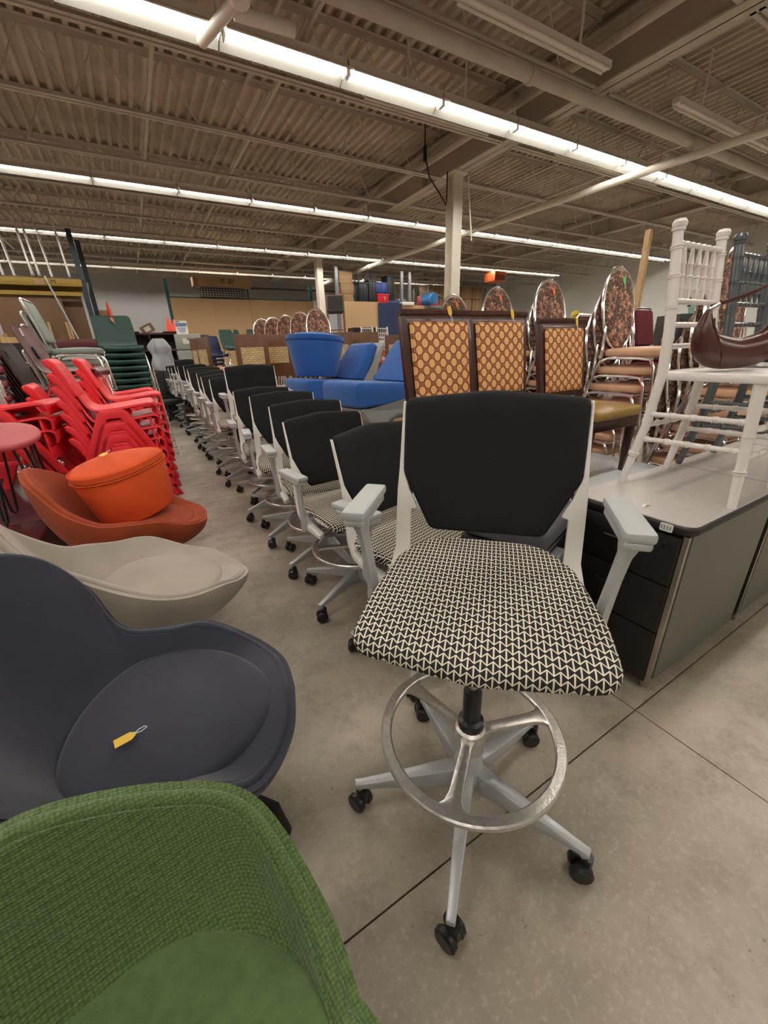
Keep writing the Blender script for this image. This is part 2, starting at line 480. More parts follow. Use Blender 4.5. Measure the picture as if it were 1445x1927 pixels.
# ================================================================ SETTING
X0, X1, Y0, Y1 = -12.0, 18.2, -7.0, 18.2
ZL = 4.0       # underside of the joists and lamps
ZD = 4.62      # roof deck
floor = MB().b6(X0, X1, Y0, Y1, -.12, -.022).build('floor', M_RUBBER, smooth=0); tag(floor, kind='structure')
xs = [X0, -9.1, -5.6, -2.15, 1.33, 4.8, 8.3, 11.8, 15.3, X1]; ys = [Y0, -6.3, -2.9, .475, 3.86, 7.25, 10.65, 14.0, Y1]
for i in range(len(xs)-1):
    for j in range(len(ys)-1):
        g = .0025
        MB().b6(xs[i]+g, xs[i+1]-g, ys[j]+g, ys[j+1]-g, -.022, 0).build('slab', M_FLOOR, floor, smooth=0)

def wall(name, a, m): o = MB().b6(*a).build(name, m, smooth=0); tag(o, kind='structure'); return o
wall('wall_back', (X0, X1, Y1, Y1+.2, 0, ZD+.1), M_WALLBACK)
wall('wall_right', (X1, X1+.2, Y0, Y1, 0, ZD+.1), M_WALL)
wall('wall_left', (X0-.2, X0, Y0, Y1, 0, ZD+.1), M_WALL)
wall('wall_front', (X0, X1, Y0-.2, Y0, 0, ZD+.1), M_WALL)

# corrugated roof deck
mb = MB(); prof = []; x = X0; P = .152; k = 0
while x < X1:
    prof += [(x, ZD), (x+.05, ZD), (x+.07, ZD+.05), (x+.132, ZD+.05)]; x += P
n = len(prof)
vs = [(p[0], Y0, p[1]) for p in prof]+[(p[0], Y1, p[1]) for p in prof]+[(p[0], Y0, p[1]+.004) for p in prof]+[(p[0], Y1, p[1]+.004) for p in prof]
fs = []
for i in range(n-1): fs += [(i, i+1, n+i+1, n+i), (2*n+i, 3*n+i, 3*n+i+1, 2*n+i+1)]
mb.add(vs, fs); me = bpy.data.meshes.new('ceiling'); me.from_pydata(mb.v, [], mb.f); me.materials.append(M_CEIL)
ceil = bpy.data.objects.new('ceiling', me); C.objects.link(ceil); tag(ceil, kind='structure')
MB().b6(X0-.2, X1+.2, Y0-.2, Y1+.2, ZD+.06, ZD+.12).build('roof_board', M_CEIL, ceil, smooth=0)

# open web joists (run along X)
def joist_mesh(L):
    mb = MB()
    for s in (-1, 1):
        mb.b6(0, L, s*.012-(.045 if s < 0 else 0), s*.012+(.045 if s > 0 else 0), .0, .006)
        mb.b6(0, L, s*.012-.003, s*.012+.003, .0, .05)
        mb.b6(0, L, s*.012-(.045 if s < 0 else 0), s*.012+(.045 if s > 0 else 0), ZD-ZL-.008, ZD-ZL-.002)
        mb.b6(0, L, s*.012-.003, s*.012+.003, ZD-ZL-.055, ZD-ZL-.002)
    x = .35; top = ZD-ZL-.03; pts = [(0.05, 0, top)]; q = 0
    while x < L-.3:
        pts.append((x, 0, .03 if q % 2 == 0 else top)); x += .33; q += 1
    pts.append((L-.05, 0, top))
    for i in range(len(pts)-1): mb.tube([pts[i], pts[i+1]], .0095, n=5)
    return mb.mesh('joist', M_JOIST, smooth=0)
GX = 5.42
jl = joist_mesh(8.2); jr = joist_mesh(X1-GX-.2)
jy = [5.4+1.43*k for k in range(-8, 9)]
for y in jy:
    for (me, xx) in ((jl, GX-.12-8.2), (jr, GX+.12)):
        o = bpy.data.objects.new('joist', me); C.objects.link(o); o.parent = ceil; o.location = (xx, y, ZL)
me = joist_mesh(8.0)
for y in jy:
    o = bpy.data.objects.new('joist', me); C.objects.link(o); o.parent = ceil; o.location = (X0+.1, y, ZL)
# bridging rods (along Y) under / over the joists
for bx, zz in ((.83, ZL+.03), (2.07, ZL+.03), (-2., ZL+.03), (-5.5, ZL+.03), (8.0, ZL+.03), (10.6, ZL+.03), (13.2, ZL+.03), (15.8, ZL+.03), (2.07, ZD-.09), (8.0, ZD-.09), (13.2, ZD-.09)):
    MB().b6(bx-.018, bx+.018, Y0, Y1, zz, zz+.035).build('bridging', M_JOIST, ceil, smooth=0)
# girders on the column line
def girder(a, b, z0, z1, wd):
    a = Vector((*a, 0)); b = Vector((*b, 0)); L = (b-a).length; ang = math.atan2(b.y-a.y, b.x-a.x)
    mb = MB(); mb.b6(0, L, -wd/2, wd/2, z0, z0+.022); mb.b6(0, L, -wd/2, wd/2, z1-.022, z1); mb.b6(0, L, -.008, .008, z0, z1)
    x = .8
    while x < L: mb.b6(x-.006, x+.006, -wd/2+.01, wd/2-.01, z0+.02, z1-.02); x += 2.86
    o = mb.build('girder', M_GIRD, ceil, smooth=0); o.location = a; o.rotation_euler = (0, 0, ang); return o
girder((GX+.1, Y0), (GX, 6.55), ZL, ZD-.1, .26)
girder((GX, 6.55), (5.62, Y1), ZL, ZD-.1, .26)
girder((-2.9, Y0), (-2.9, Y1), ZL, ZD-.1, .26)
girder((12.3, Y0), (12.3, Y1), ZL+.1, ZD-.1, .2)
# bond beam along the back wall
tr = MB().b6(X0, X1, Y1-.12, Y1, 4.0, 4.25).build('trim_1', M_GIRD, smooth=0); tag(tr, kind='structure')

# columns
def column(x, y, label):
    o = empty('steel_column', (x, y, 0), 0, label, 'column', None)
    mb = MB(); mb.b6(-.10, .10, -.10, -.088, 0, ZL-.02); mb.b6(-.10, .10, .088, .10, 0, ZL-.02); mb.b6(-.006, .006, -.09, .09, 0, ZL-.02)
    mb.build('shaft', M_PAINT, o, smooth=0)
    MB().b6(-.16, .16, -.16, .16, ZL-.02, ZL).build('cap_plate', M_PAINT, o, smooth=0)
    MB().b6(-.16, .16, -.16, .16, 0, .02).build('base_plate', M_PAINT, o, smooth=0)
    return o
column(GX, 6.55, 'cream painted steel column nearest the camera, rising behind the patterned dining chairs')
column(5.68, 13.4, 'far cream steel column beside the walnut bar stool')

# strip lights
def strip_light(label, group):
    o = empty('strip_light', (0, 0, 0), 0, label, 'ceiling light', group)
    L = 1.205
    mb = MB()
    prof = [(-.165, -.005), (-.16, .0), (-.05, .075), (-.05, .13), (.05, .13), (.05, .075), (.16, .0), (.165, -.005)]
    prof2 = [(p[0]*.985, p[1]-.004) for p in prof][::-1]
    prof2 = [(-.16, -.012), (-.045, .068), (.045, .068), (.16, -.012)][::-1]
    Mq = Matrix(((0, 0, 1, 0), (1, 0, 0, 0), (0, 1, 0, 0), (0, 0, 0, 1)))
    mid = [(-.161, -.008), (-.157, -.004), (-.047, .071), (-.046, .126), (.046, .126), (.047, .071), (.157, -.004), (.161, -.008)]
    MB().prism(prof+mid[::-1], L, Mq).build('housing', M_FIXOUT, o, smooth=0)
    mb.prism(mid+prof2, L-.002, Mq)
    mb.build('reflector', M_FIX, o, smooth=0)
    for y in (-.032, .032):
        MB().tube([(-L/2+.03, y, .035), (L/2-.03, y, .035)], .013, n=8).build('tube_lamp', M_TUBE, o)
    for s in (-1, 1): MB().b6(s*(L/2-.012)-.006, s*(L/2-.012)+.006, -.05, .05, .0, .07).build('lamp_holder', M_WHITE, o, smooth=0)
    MB().b6(L/2-.03, L/2-.008, -.012, .012, .12, .235).build('hanger', M_WHITE, o, smooth=0)
    return o
proto_light = {}
rows = [(4.82, -11.5, 17.3, 'white fluorescent strip light in the brightest, nearest row overhead', 'strip lights in the nearest row'),
        (8.85, -11.5, 17.2, 'white fluorescent strip light in the second row from the camera', 'strip lights in the second row'),
        (12.45, -11.5, 16.5, 'white fluorescent strip light in the third row from the camera', 'strip lights in the third row'),
        (16.05, -11.5, 13.6, 'white fluorescent strip light in the farthest row by the back wall', 'strip lights in the farthest row'),
        (.85, -11.5, 17.3, 'white fluorescent strip light in the row above and behind the camera', 'strip lights behind the camera'),
        (-3.1, -11.5, 17.3, 'white fluorescent strip light in the rearmost row behind the camera', 'strip lights at the rear')]
P0 = strip_light(rows[0][3], rows[0][4]); first = True
for (yy, xa, xb, lab, grp) in rows:
    x = xa
    while x < xb:
        if yy == 16.05 and 8.3 < x < 9.2: x += 1.3; continue
        if yy < 4 and (x < -6 or x > 12): x += 1.22; continue
        if first: o = P0; o.location = (x, yy, ZL-.13); first = False
        else: o = dup(P0, None, (x, yy, ZL-.13), None, lab, grp)
        x += 1.22
# unlit strips
def unlit(x0, x1, y, z, label):
    o = empty('unlit_strip_fixture', (x0, y, z), 0, label, 'light fixture')
    MB().b6(0, x1-x0, -.045, .045, 0, .06).build('channel', M_FIXOUT, o, smooth=0)
    for s in (-1, 1): MB().tube([(.03, s*.045, -.012), (x1-x0-.03, s*.045, -.012)], .014, n=6).build('tube_lamp', M_PAINT, o)
    MB().b6(.6, .62, -.01, .01, .06, ZD-z).build('hanger', M_FIXOUT, o, smooth=0)
    MB().b6(x1-x0-.5, x1-x0-.48, -.01, .01, .06, ZD-z).build('hanger', M_FIXOUT, o, smooth=0)
unlit(3.0, 5.08, 3.65, 3.98, 'unlit double fluorescent strip above the big pipe, left of the girder')
unlit(6.48, 9.4, 3.64, 3.98, 'unlit fluorescent strip at the upper right, right of the girder')
unlit(6.2, 9.1, 5.13, 3.95, 'unlit strip fixture just behind the nearest lit row, right of the girder')
unlit(2.9, 4.87, 5.13, 3.95, 'unlit strip fixture just behind the nearest lit row, left of the girder')

# pipes
def pipe(name, pts, r, m, label, collars=()):
    o = empty(name, (0, 0, 0), 0, label, 'pipe')
    MB().tube(pts, r, n=14).build('pipe_run', m, o)
    for (p, q) in collars: MB().tube([p, q], r*1.22, n=14).build('coupling', m, o)
    return o
pipe('gas_pipe', [(-11, 4.0, 3.88), (18, 3.88, 3.88)], .065, M_JOIST, 'thick grey-beige pipe crossing the upper right parallel to the lights', [((7.5, 3.925, 3.88), (7.64, 3.924, 3.88)), ((4.2, 3.938, 3.88), (4.26, 3.938, 3.88))])
pipe('water_pipe', [(7.75, 2.0, 3.72), (7.5, 5.07, 3.72), (7.3, 8.5, 3.72), (7.09, 12.5, 3.72), (7.0, 18.0, 3.72)], .055, M_PAINT, 'cream pipe running to the back wall beneath the lights', [((7.36, 7.5, 3.72), (7.35, 7.62, 3.72)), ((7.085, 12.6, 3.72), (7.08, 12.72, 3.72))])
pipe('conduit', [(5.05, -3, 4.18), (5.05, 17.9, 4.2)], .05, M_GIRD, 'slim pipe tucked alongside the steel girder')
pipe('sprinkler_pipe', [(2.4, 17.4, 3.75), (4.2, 17.3, 3.62), (8.2, 17.3, 3.62)], .03, M_BLACKMET, 'black sprinkler pipe in front of the back wall')
pipe('drop_pipe', [(GX+.16, 6.4, ZL-.05), (GX+.16, 6.25, 3.0)], .012, M_PAINT, 'slim cream pipe hanging beside the near column')
o = empty('hanging_cable', (0, 0, 0), 0, 'black cable dangling from the ceiling left of the near column', 'cable')
MB().tube([(4.75, 6.5, 4.66), (4.75, 6.5, 4.15), (4.8, 6.45, 3.85), (5.0, 6.4, 3.62), (5.12, 6.4, 3.5), (5.13, 6.4, 3.6), (5.13, 6.4, 3.95)], .012, n=6).build('cord', M_BLACKPL, o)
MB().tube([(4.75, 6.5, 4.25), (4.75, 6.5, 4.05)], .03, n=8).build('plug', M_BLACKPL, o)
o = empty('pipe_elbow', (0, 0, 0), 0, 'white pipe elbow crossing under the nearest lit row at the top left', 'pipe')
MB().tube([(1.33, 3.98, 3.86), (1.28, 4.30, 3.80), (1.12, 4.78, 3.78)], .045, n=14).build('branch_pipe', M_PAINT, o)
MB().lathe([(.05, 3.74), (.075, 3.76), (.085, 3.82), (.085, 3.92), (.05, 3.96)], 18, T(1.31, 4.18, 0)).build('cap', M_PAINT, o)
MB().tube([(1.31, 4.36, 3.80), (1.80, 4.34, 3.81)], .05, n=12).build('side_pipe', M_PAINT, o)
# heater
o = empty('unit_heater', (12.5, 12.6, 3.52), 0, 'orange ceiling-hung unit heater near the far right wall', 'heater')
MB().b6(-.27, .27, -.27, .27, 0, .32).build('housing', M_HEATER, o, bevel=.01)
for k in range(3): MB().b6(-.24, .24, -.285, -.27, .05+k*.06, .07+k*.06).build('louvre', M_BLACKMET, o, smooth=0)
MB().tube([(-.2, 0, .32), (-.2, 0, 1.15)], .01).build('hanger', M_GREYMET, o); MB().tube([(.2, 0, .32), (.2, 0, 1.15)], .01).build('hanger', M_GREYMET, o)
# ================================================================ drafting stools
def ytilt(z): return .20 + .095*(z-.70)/.46 + (max(0, z-1.13)**1.0)*.25
def mirror(mbf):
    for s in (-1, 1): yield s
def caster_mb(x, y, a):
    mb = MB(); Mx = T(x, y, 0) @ rotM('Z', a)
    for s in (-1, 1):
        mb.lathe([(.006, -.011), (.024, -.011), (.029, -.006), (.029, .006), (.024, .011), (.006, .011)], 22, Mx @ T(0, s*.017, .0295) @ rotM('X', 90))
    mb.lathe([(.012, -.02), (.012, .02)], 10, Mx @ T(0, 0, .0295) @ rotM('X', 90))
    mb.lathe([(.014, .035), (.014, .075)], 10, Mx @ T(.012, 0, 0))
    return mb
def make_stool(label):
    o = empty('drafting_stool', (0, 0, 0), 0, label, 'stool', 'drafting stools lined up in the aisle')
    seat = rpoly([(-.254, -.212), (0, -.238), (.262, -.212), (.264, -.05), (.235, .17), (.165, .305), (0, .325), (-.165, .305), (-.235, .17), (-.256, -.05)], [.06, .3, .06, .3, .2, .12, .3, .12, .2, .3], 5)
    def fseat(x, y, z): return (x, y, z - .010*max(0, (-y-.12)/.13)**1.5*(1 if z > .7 else .7) + .012*(abs(x)/.26)**2)
    MB().slab(seat, .690, .738, .024, 4, crown=.010, fn=fseat).build('seat', M_ARROW, o, smooth=50)
    # back upholstery
    out = rpoly([(-.226, 1.158), (0, 1.174), (.226, 1.158), (.226, .965), (.150, .808), (-.150, .808), (-.226, .965)], [.022, .5, .022, .05, .035, .035, .05], 5)
    def fb(x, z, d): return (x, ytilt(z) + d - .035*(abs(x)/.24)**2, z)
    MB().slab(out, -.02, .012, .014, 3, fn=fb, inner=5).build('backrest', M_BLACKMESH, o, smooth=50)
    mb = MB()
    for s in (-1, 1):
        A = [(.228, .262, 1.150), (.226, .215, .975), (.208, .20, .92), (.186, .195, .872), (.203, .195, .866), (.206, .185, .74), (.210, .155, .70), (.232, .05, .678), (.242, -.09, .668)]
        B = [(.234, .262, 1.150), (.238, .215, .975), (.242, .205, .92), (.244, .20, .868), (.244, .198, .862), (.247, .185, .75), (.256, .155, .705), (.272, .05, .675), (.270, -.10, .662)]
        off = [(0, .012, 0)]*5 + [(0, .016, -.006), (0, .012, -.022), (0, 0, -.028), (0, 0, -.022)]
        MB().ribbon([(s*p[0], p[1], p[2]) for p in A], [(s*p[0], p[1], p[2]) for p in B], off).build('side_frame', M_WHITE, o, bevel=.002, smooth=40)
    for s in (-1, 1):
        pad = rpoly([(s*.292-.029, -.03), (s*.292+.029, -.03), (s*.297+.029, .185), (s*.297-.029, .185)], .010, 3)
        a = MB().slab(pad, .918, .940, .006, 2).build('armrest', M_PADGREY, o, smooth=40)
        mb = MB(); mb.slab(rpoly([(s*.292-.026, -.026), (s*.292+.026, -.026), (s*.296+.026, .17), (s*.296-.026, .17)], .010, 3), .900, .919, .006, 2)
        mb.tube([(s*.290, .02, .906), (s*.289, .03, .865), (s*.284, .04, .80), (s*.276, .05, .70), (s*.272, .055, .645)], [.030, .019, .018, .020, .023], n=8, flat=(1.25, .72, (0, 1, 0)))
        mb.tube([(s*.279, .055, .645), (s*.20, .055, .63), (s*.06, .05, .635)], .016, n=6)
        mb.build('arm_post', M_SILVER, a, smooth=50)
    MB().b6(-.10, .10, -.10, .13, .635, .685).build('seat_mechanism', M_BLACKPL, o, bevel=.008)
    MB().tube([(0, 0, .34), (0, 0, .64)], .013, n=12).build('piston_rod', M_STEELROD, o)
    MB().lathe([(.033, .315), (.036, .33), (.034, .345), (.0245, .352), (.0245, .445), (.022, .45), (.012, .45)], 18).build('gas_cylinder', M_BLACKPL, o)
    # foot ring
    b = 0; mb = MB()
    nn = 56; vs = []; fs = []
    for k in range(nn):
        a = 2*PI*k/nn; c, s_ = math.cos(a), math.sin(a)
        for (r, z) in ((.218, .292), (.222, .288), (.243, .288), (.247, .292), (.247, .303), (.243, .307), (.222, .307), (.218, .303)): vs.append((r*c, r*s_, z))
    for k in range(nn):
        l = (k+1) % nn
        for q in range(8): fs.append((k*8+q, l*8+q, l*8+(q+1) % 8, k*8+(q+1) % 8))
    mb.add(vs, fs); ring = mb.build('foot_ring', M_ALU, o, smooth=25)
    for a in (-95, 28, 150):
        mb = MB(); M_ = rotM('Z', a)
        pts = [(.03, -.02), (.06, -.0135), (.18, -.016), (.205, -.022), (.222, -.038), (.222, .038), (.205, .022), (.18, .016), (.06, .0135), (.03, .02)]
        mb.prism(pts, .014, M_ @ T(0, 0, .298)); mb.build('spoke', M_ALU, ring, bevel=.002)
    MB().lathe([(.030, .235), (.040, .24), (.041, .315), (.034, .322)], 20).build('ring_collar', M_ALU, o)
    MB().lathe([(.026, .095), (.040, .10), (.042, .175), (.036, .21), (.030, .235)], 20).build('base_hub', M_SILVER, o)
    for k in range(5):
        a = -90+72*k; M_ = rotM('Z', a)
        mb = MB()
        # tapered leg: (r,z) sections
        A = [(.03, -.021, .172), (.12, -.018, .150), (.30, -.012, .108), (.332, -.011, .104)]
        B = [(.03, .021, .172), (.12, .018, .150), (.30, .012, .108), (.332, .011, .104)]
        off = [(0, 0, -.075), (0, 0, -.055), (0, 0, -.022), (0, 0, -.018)]
        mb.ribbon(A, B, off, M_)
        mb.tube([(.318, 0, .10), (.318, 0, .075)], .011, n=8, M=M_)
        leg = mb.build('leg', M_SILVER, o, bevel=.003, smooth=45)
        cx, cy = .318*math.cos(R(a)), .318*math.sin(R(a))
        caster_mb(cx, cy, a + (63, 20, -35, 80, 140)[k]).build('caster', M_BLACKPL, leg)
    return o
LOWER = ('foot_ring', 'ring_collar', 'base_hub', 'leg', 'gas_cylinder')
def place_stool(o, x, y, rz, dz, base=0.):
    o.location = (x, y, 0); o.rotation_euler = (0, 0, R(rz))
    for c in o.children:
        if not c.name.split('.')[0] in LOWER: c.location = (0, 0, dz)
        elif base: c.rotation_euler = (0, 0, R(base))
ords = ['nearest', 'second', 'third', 'fourth', 'fifth', 'sixth', 'seventh', 'eighth', 'ninth', 'tenth', 'eleventh', 'twelfth', 'thirteenth', 'fourteenth', 'fifteenth', 'sixteenth', 'seventeenth', 'eighteenth', 'nineteenth', 'twentieth']
S1 = make_stool('large foreground drafting stool with black back, arrow patterned seat and aluminium foot ring')
def stool_label(i):
    if i == 6: return 'tall drafting stool raised clearly above its neighbours, seventh in the aisle row'
    if i == 1: return 'low drafting stool directly behind the left arm of the large foreground stool'
    return ords[i].capitalize() + ' drafting stool counted from the camera, black back with white side frame'
# x, y, rot, top height
ST = [(.88, 1.20, 15, .985, 14), (.84, 1.75, 6, .975, 0), (.86, 2.22, -6, .995, 8), (.85, 2.74, -10, 1.015, 20), (.86, 3.27, -6, 1.018, 5),
      (.93, 3.85, -4, 1.187, 30), (.87, 4.40, -2, 1.07, 10), (.88, 4.93, 3, 1.078, 0), (.89, 5.46, 0, 1.10, 25), (.87, 6.0, 4, 1.105, 12),
      (.89, 6.55, -3, 1.128, 3), (.91, 7.10, 0, 1.16, 0), (.88, 7.65, 3, 1.15, 33), (.87, 8.22, 0, 1.235, 8), (.85, 8.85, 0, 1.10, 0), (.85, 9.5, 2, 1.1, 16), (.86, 10.1, -2, 1.08, 5), (.86, 10.75, 0, 1.1, 0)]
for i, (x, y, rz, top, br) in enumerate(ST):
    o = dup(S1, None, label=stool_label(i+1))
    place_stool(o, x, y, rz, top-1.165, br)
place_stool(S1, .577, .566, -46, 0, -2)

# ================================================================ lounge chairs
EGG = {
 'green': [(0.0, 0.285, 0.0, 0.409), (22.0, 0.298, 0.115, 0.437), (45.0, 0.262, 0.28, 0.53), (70.0, 0.149, 0.345, 0.598), (92.0, -0.02, 0.375, 0.66), (112.0, -0.12, 0.356, 0.631), (132.0, -0.249, 0.295, 0.676), (150.0, -0.343, 0.228, 0.825), (166.0, -0.399, 0.12, 0.942), (180.0, -0.418, 0.0, 0.971)],
 'navy': [(0.0, 0.382, 0.0, 0.353), (22.0, 0.362, 0.141, 0.344), (45.0, 0.279, 0.262, 0.354), (70.0, 0.15, 0.296, 0.436), (92.0, 0.018, 0.298, 0.445), (112.0, -0.118, 0.313, 0.48), (132.0, -0.196, 0.349, 0.642), (150.0, -0.277, 0.292, 0.78), (166.0, -0.402, 0.13, 0.86), (180.0, -0.433, 0.0, 0.898)],
 'beige': [(0.0, 0.348, 0.0, 0.347), (22.0, 0.352, 0.16, 0.342), (45.0, 0.264, 0.266, 0.372), (70.0, 0.145, 0.359, 0.439), (92.0, 0.006, 0.367, 0.463), (112.0, -0.106, 0.327, 0.506), (132.0, -0.233, 0.207, 0.585), (150.0, -0.374, 0.192, 0.733), (166.0, -0.42, 0.113, 0.874), (180.0, -0.44, 0.0, 0.908)],
 'rust': [(0.0, 0.378, 0.0, 0.368), (22.0, 0.357, 0.131, 0.365), (45.0, 0.264, 0.24, 0.398), (70.0, 0.151, 0.311, 0.468), (92.0, 0.02, 0.333, 0.491), (112.0, -0.115, 0.32, 0.51), (132.0, -0.24, 0.270, 0.585), (150.0, -0.32, 0.200, 0.68), (166.0, -0.385, 0.103, 0.74), (180.0, -0.405, 0.0, 0.77)]}
def make_egg(keys, label, m_shell, m_seat, base_m, kind):
    o = empty('lounge_chair', (0, 0, 0), 0, label, 'armchair')
    def rim(ph):
        a = ph % 360; s = 1
        if a > 180: a = 360-a; s = -1
        x, y, z = smoothkeys(keys, a)
        return x, y*s, z
    dz = keys[0][3]-.397-(.02 if label.startswith('mossy') else 0)
    def outer(u, v):
        x, y, z = rim(360*u); a = math.atan2(y, x+.02)
        bx, by = -.02+.12*math.cos(a), .12*math.sin(a)
        f = math.sin(v*PI/2)**.9
        zz = .225 + (z-.225)*(1-math.cos(v*PI/2))**.85
        return (bx+(x-bx)*f, by+(y-by)*f, zz)
    MB().sheet(outer, 120, 26, .02, closed_u=True).build('shell', m_shell, o, smooth=75)
    def liner(u, v):
        x, y, z = rim(360*u); l = math.hypot(x+.02, y); cx_, sy_ = (x+.02)/l, y/l
        rin = (.20+.045*max(0, cx_)) if True else 0
        x0, y0, z0 = .02+rin*cx_, rin*sy_*.95, .385+dz
        x1, y1, z1 = x-.016*cx_, y-.016*sy_, z-.004
        k = v**.9
        return (x0+(x1-x0)*k, y0+(y1-y0)*k, z0+(z1-z0)*(v**1.35))
    MB().sheet(liner, 120, 14, -.012, closed_u=True).build('inner_upholstery', m_shell, o, smooth=75)
    rimpts = []
    for k in range(120):
        x, y, z = rim(3*k); l = math.hypot(x+.02, y)
        rimpts.append((x-(x+.02)/l*.009, y-y/l*.009, z-.004))
    MB().tube(rimpts, .0135, n=12, closed=True, flat=(1, 1, (0, 0, 1))).build('rim_roll', m_shell, o, smooth=75)
    MB().slab(circ(.12, 20, -.02, 0), .215, .26, .02, 2).build('shell_bottom', m_shell, o)
    out = []
    for k in range(48):
        a = 2*PI*k/48; cx_, cy_ = math.cos(a), math.sin(a)
        rx = (.25 if label.startswith('mossy') else keys[0][1]-.072) if cx_ > 0 else .215
        out.append((.03+rx*cx_, .272*cy_*(1-.12*max(0, cx_)**2)))
    def fc(x, y, z): return (x, y, dz+z-.022*max(0, x-.05)/.27 + .05*max(0, abs(y)-.12)**1.0*(1 if x < .15 else .4))
    MB().slab(out, .33, .432, .028, 4, crown=.012, fn=fc, inner=6).build('seat_cushion', m_seat, o, smooth=75)
    if kind == 'star':
        MB().lathe([(.045, .03), (.03, .08), (.028, .24)], 16, T(-.02, 0, 0)).build('pedestal', base_m, o)
        for k in range(4):
            MB().tube([(.02, 0, .16), (.30, 0, .115), (.36, 0, .095), (.385, 0, .0)], [.022, .018, .017, .015], n=10, flat=(1.3, .8, (0, 1, 0)), M=T(-.02, 0, 0) @ rotM('Z', 45+90*k+17)).build('leg', base_m, o)
    else:
        for (sx, sy) in ((1, 1), (1, -1), (-1, 1), (-1, -1)):
            MB().tube([(sx*.08-.02, sy*.08, .24), (sx*.25-.02, sy*.22, .0)], .009, n=8).build('leg', base_m, o)
    return o
def tag_obj(loc, rot, col, label, size=.05):
    o = empty('price_tag', loc, 0, label, 'price tag'); o.rotation_euler = rot
    s = size
    MB().prism([(-.5*s, -.3*s), (.28*s, -.3*s), (.5*s, -.12*s), (.5*s, .12*s), (.28*s, .3*s), (-.5*s, .3*s)], .0012).build('paper', col, o, smooth=0)
    pts = [(.45*s, 0, .001), (.7*s, .12*s, .002), (1.0*s, .15*s, .002), (1.1*s, 0, .002), (.8*s, -.12*s, .002), (.5*s, -.02*s, .001)]
    MB().tube(pts, .0011, n=5).build('string', M_PAPER, o)
    return o
g = make_egg(EGG['green'], 'mossy green honeycomb-knit lounge chair filling the lower left corner', M_GREENHEX, M_GREENSEAT, M_BLACKMET, 'star')
g.location = (-.222, .221, 0); g.rotation_euler = (0, 0, R(7.5))
n_ = make_egg(EGG['navy'], 'navy wool lounge chair with a yellow tag on its seat, behind the green chair', M_NAVY, M_NAVY, M_BLACKMET, 'star')
n_.location = (-.187, 1.018, 0); n_.rotation_euler = (0, 0, R(-13))
b_ = make_egg(EGG['beige'], 'oatmeal beige suede lounge chair between the navy and the rust chairs', M_BEIGE, M_BEIGE, M_CHROME, 'rods')
b_.location = (-.149, 1.798, 0); b_.rotation_euler = (0, 0, R(19.1))
r_ = make_egg(EGG['rust'], 'rust orange wool lounge chair holding an orange drum pouf', M_RUST, M_RUST, M_CHROME, 'rods')
r_.location = (-.199, 2.62, 0); r_.rotation_euler = (0, 0, R(-2.9))
tag_obj((-.22, .93, .418), (0, 0, R(10)), M_TAGY, 'yellow price tag with white string lying on the navy chair seat', .045)

def drum(name, label, m, loc, rz, r=.215, h=.30, taper=.84, tilt=(0, 0)):
    o = empty(name, loc, rz, label, 'pouf'); o.rotation_euler = (R(tilt[0]), R(tilt[1]), R(rz))
    out = []
    for k in range(48):
        a = 2*PI*k/48; c = math.cos(a)
        rr = r*(1+.22*max(0, c)**6)
        out.append((rr*c*1.02, rr*math.sin(a)*.98))
    def fn(x, y, z):
        t = z/h; k = taper+(1-taper)*min(1, max(0, t)); return (x*k, y*k, z)
    MB().slab(out, 0, h, .015, 2, fn=fn).build('body', m, o, smooth=60)
    MB().slab([(p[0]*1.005, p[1]*1.005) for p in out], h-.003, h+.05, .042, 4, crown=.03).build('cushion_top', m, o, smooth=60)
    MB().tube([(p[0]*1.012, p[1]*1.012, h) for p in out], .0045, n=6, closed=True).build('piping', m, o)
    MB().tube([(out[4][0]*taper*1.003, out[4][1]*taper*1.003, .02), (out[4][0]*1.003, out[4][1]*1.003, h-.01)], .0022, n=5).build('seam', m, o)
    return o
drum('drum_pouf', 'bright orange drum pouf sitting in the rust lounge chair', M_ORANGE, (-.18, 2.70, .425), 0, r=.215, h=.28, taper=.84, tilt=(5, -9))
tag_obj((-.25, 2.66, .795), (R(5), R(-9), R(55)), M_TAGY, 'small yellow tag on top of the orange drum pouf', .05)

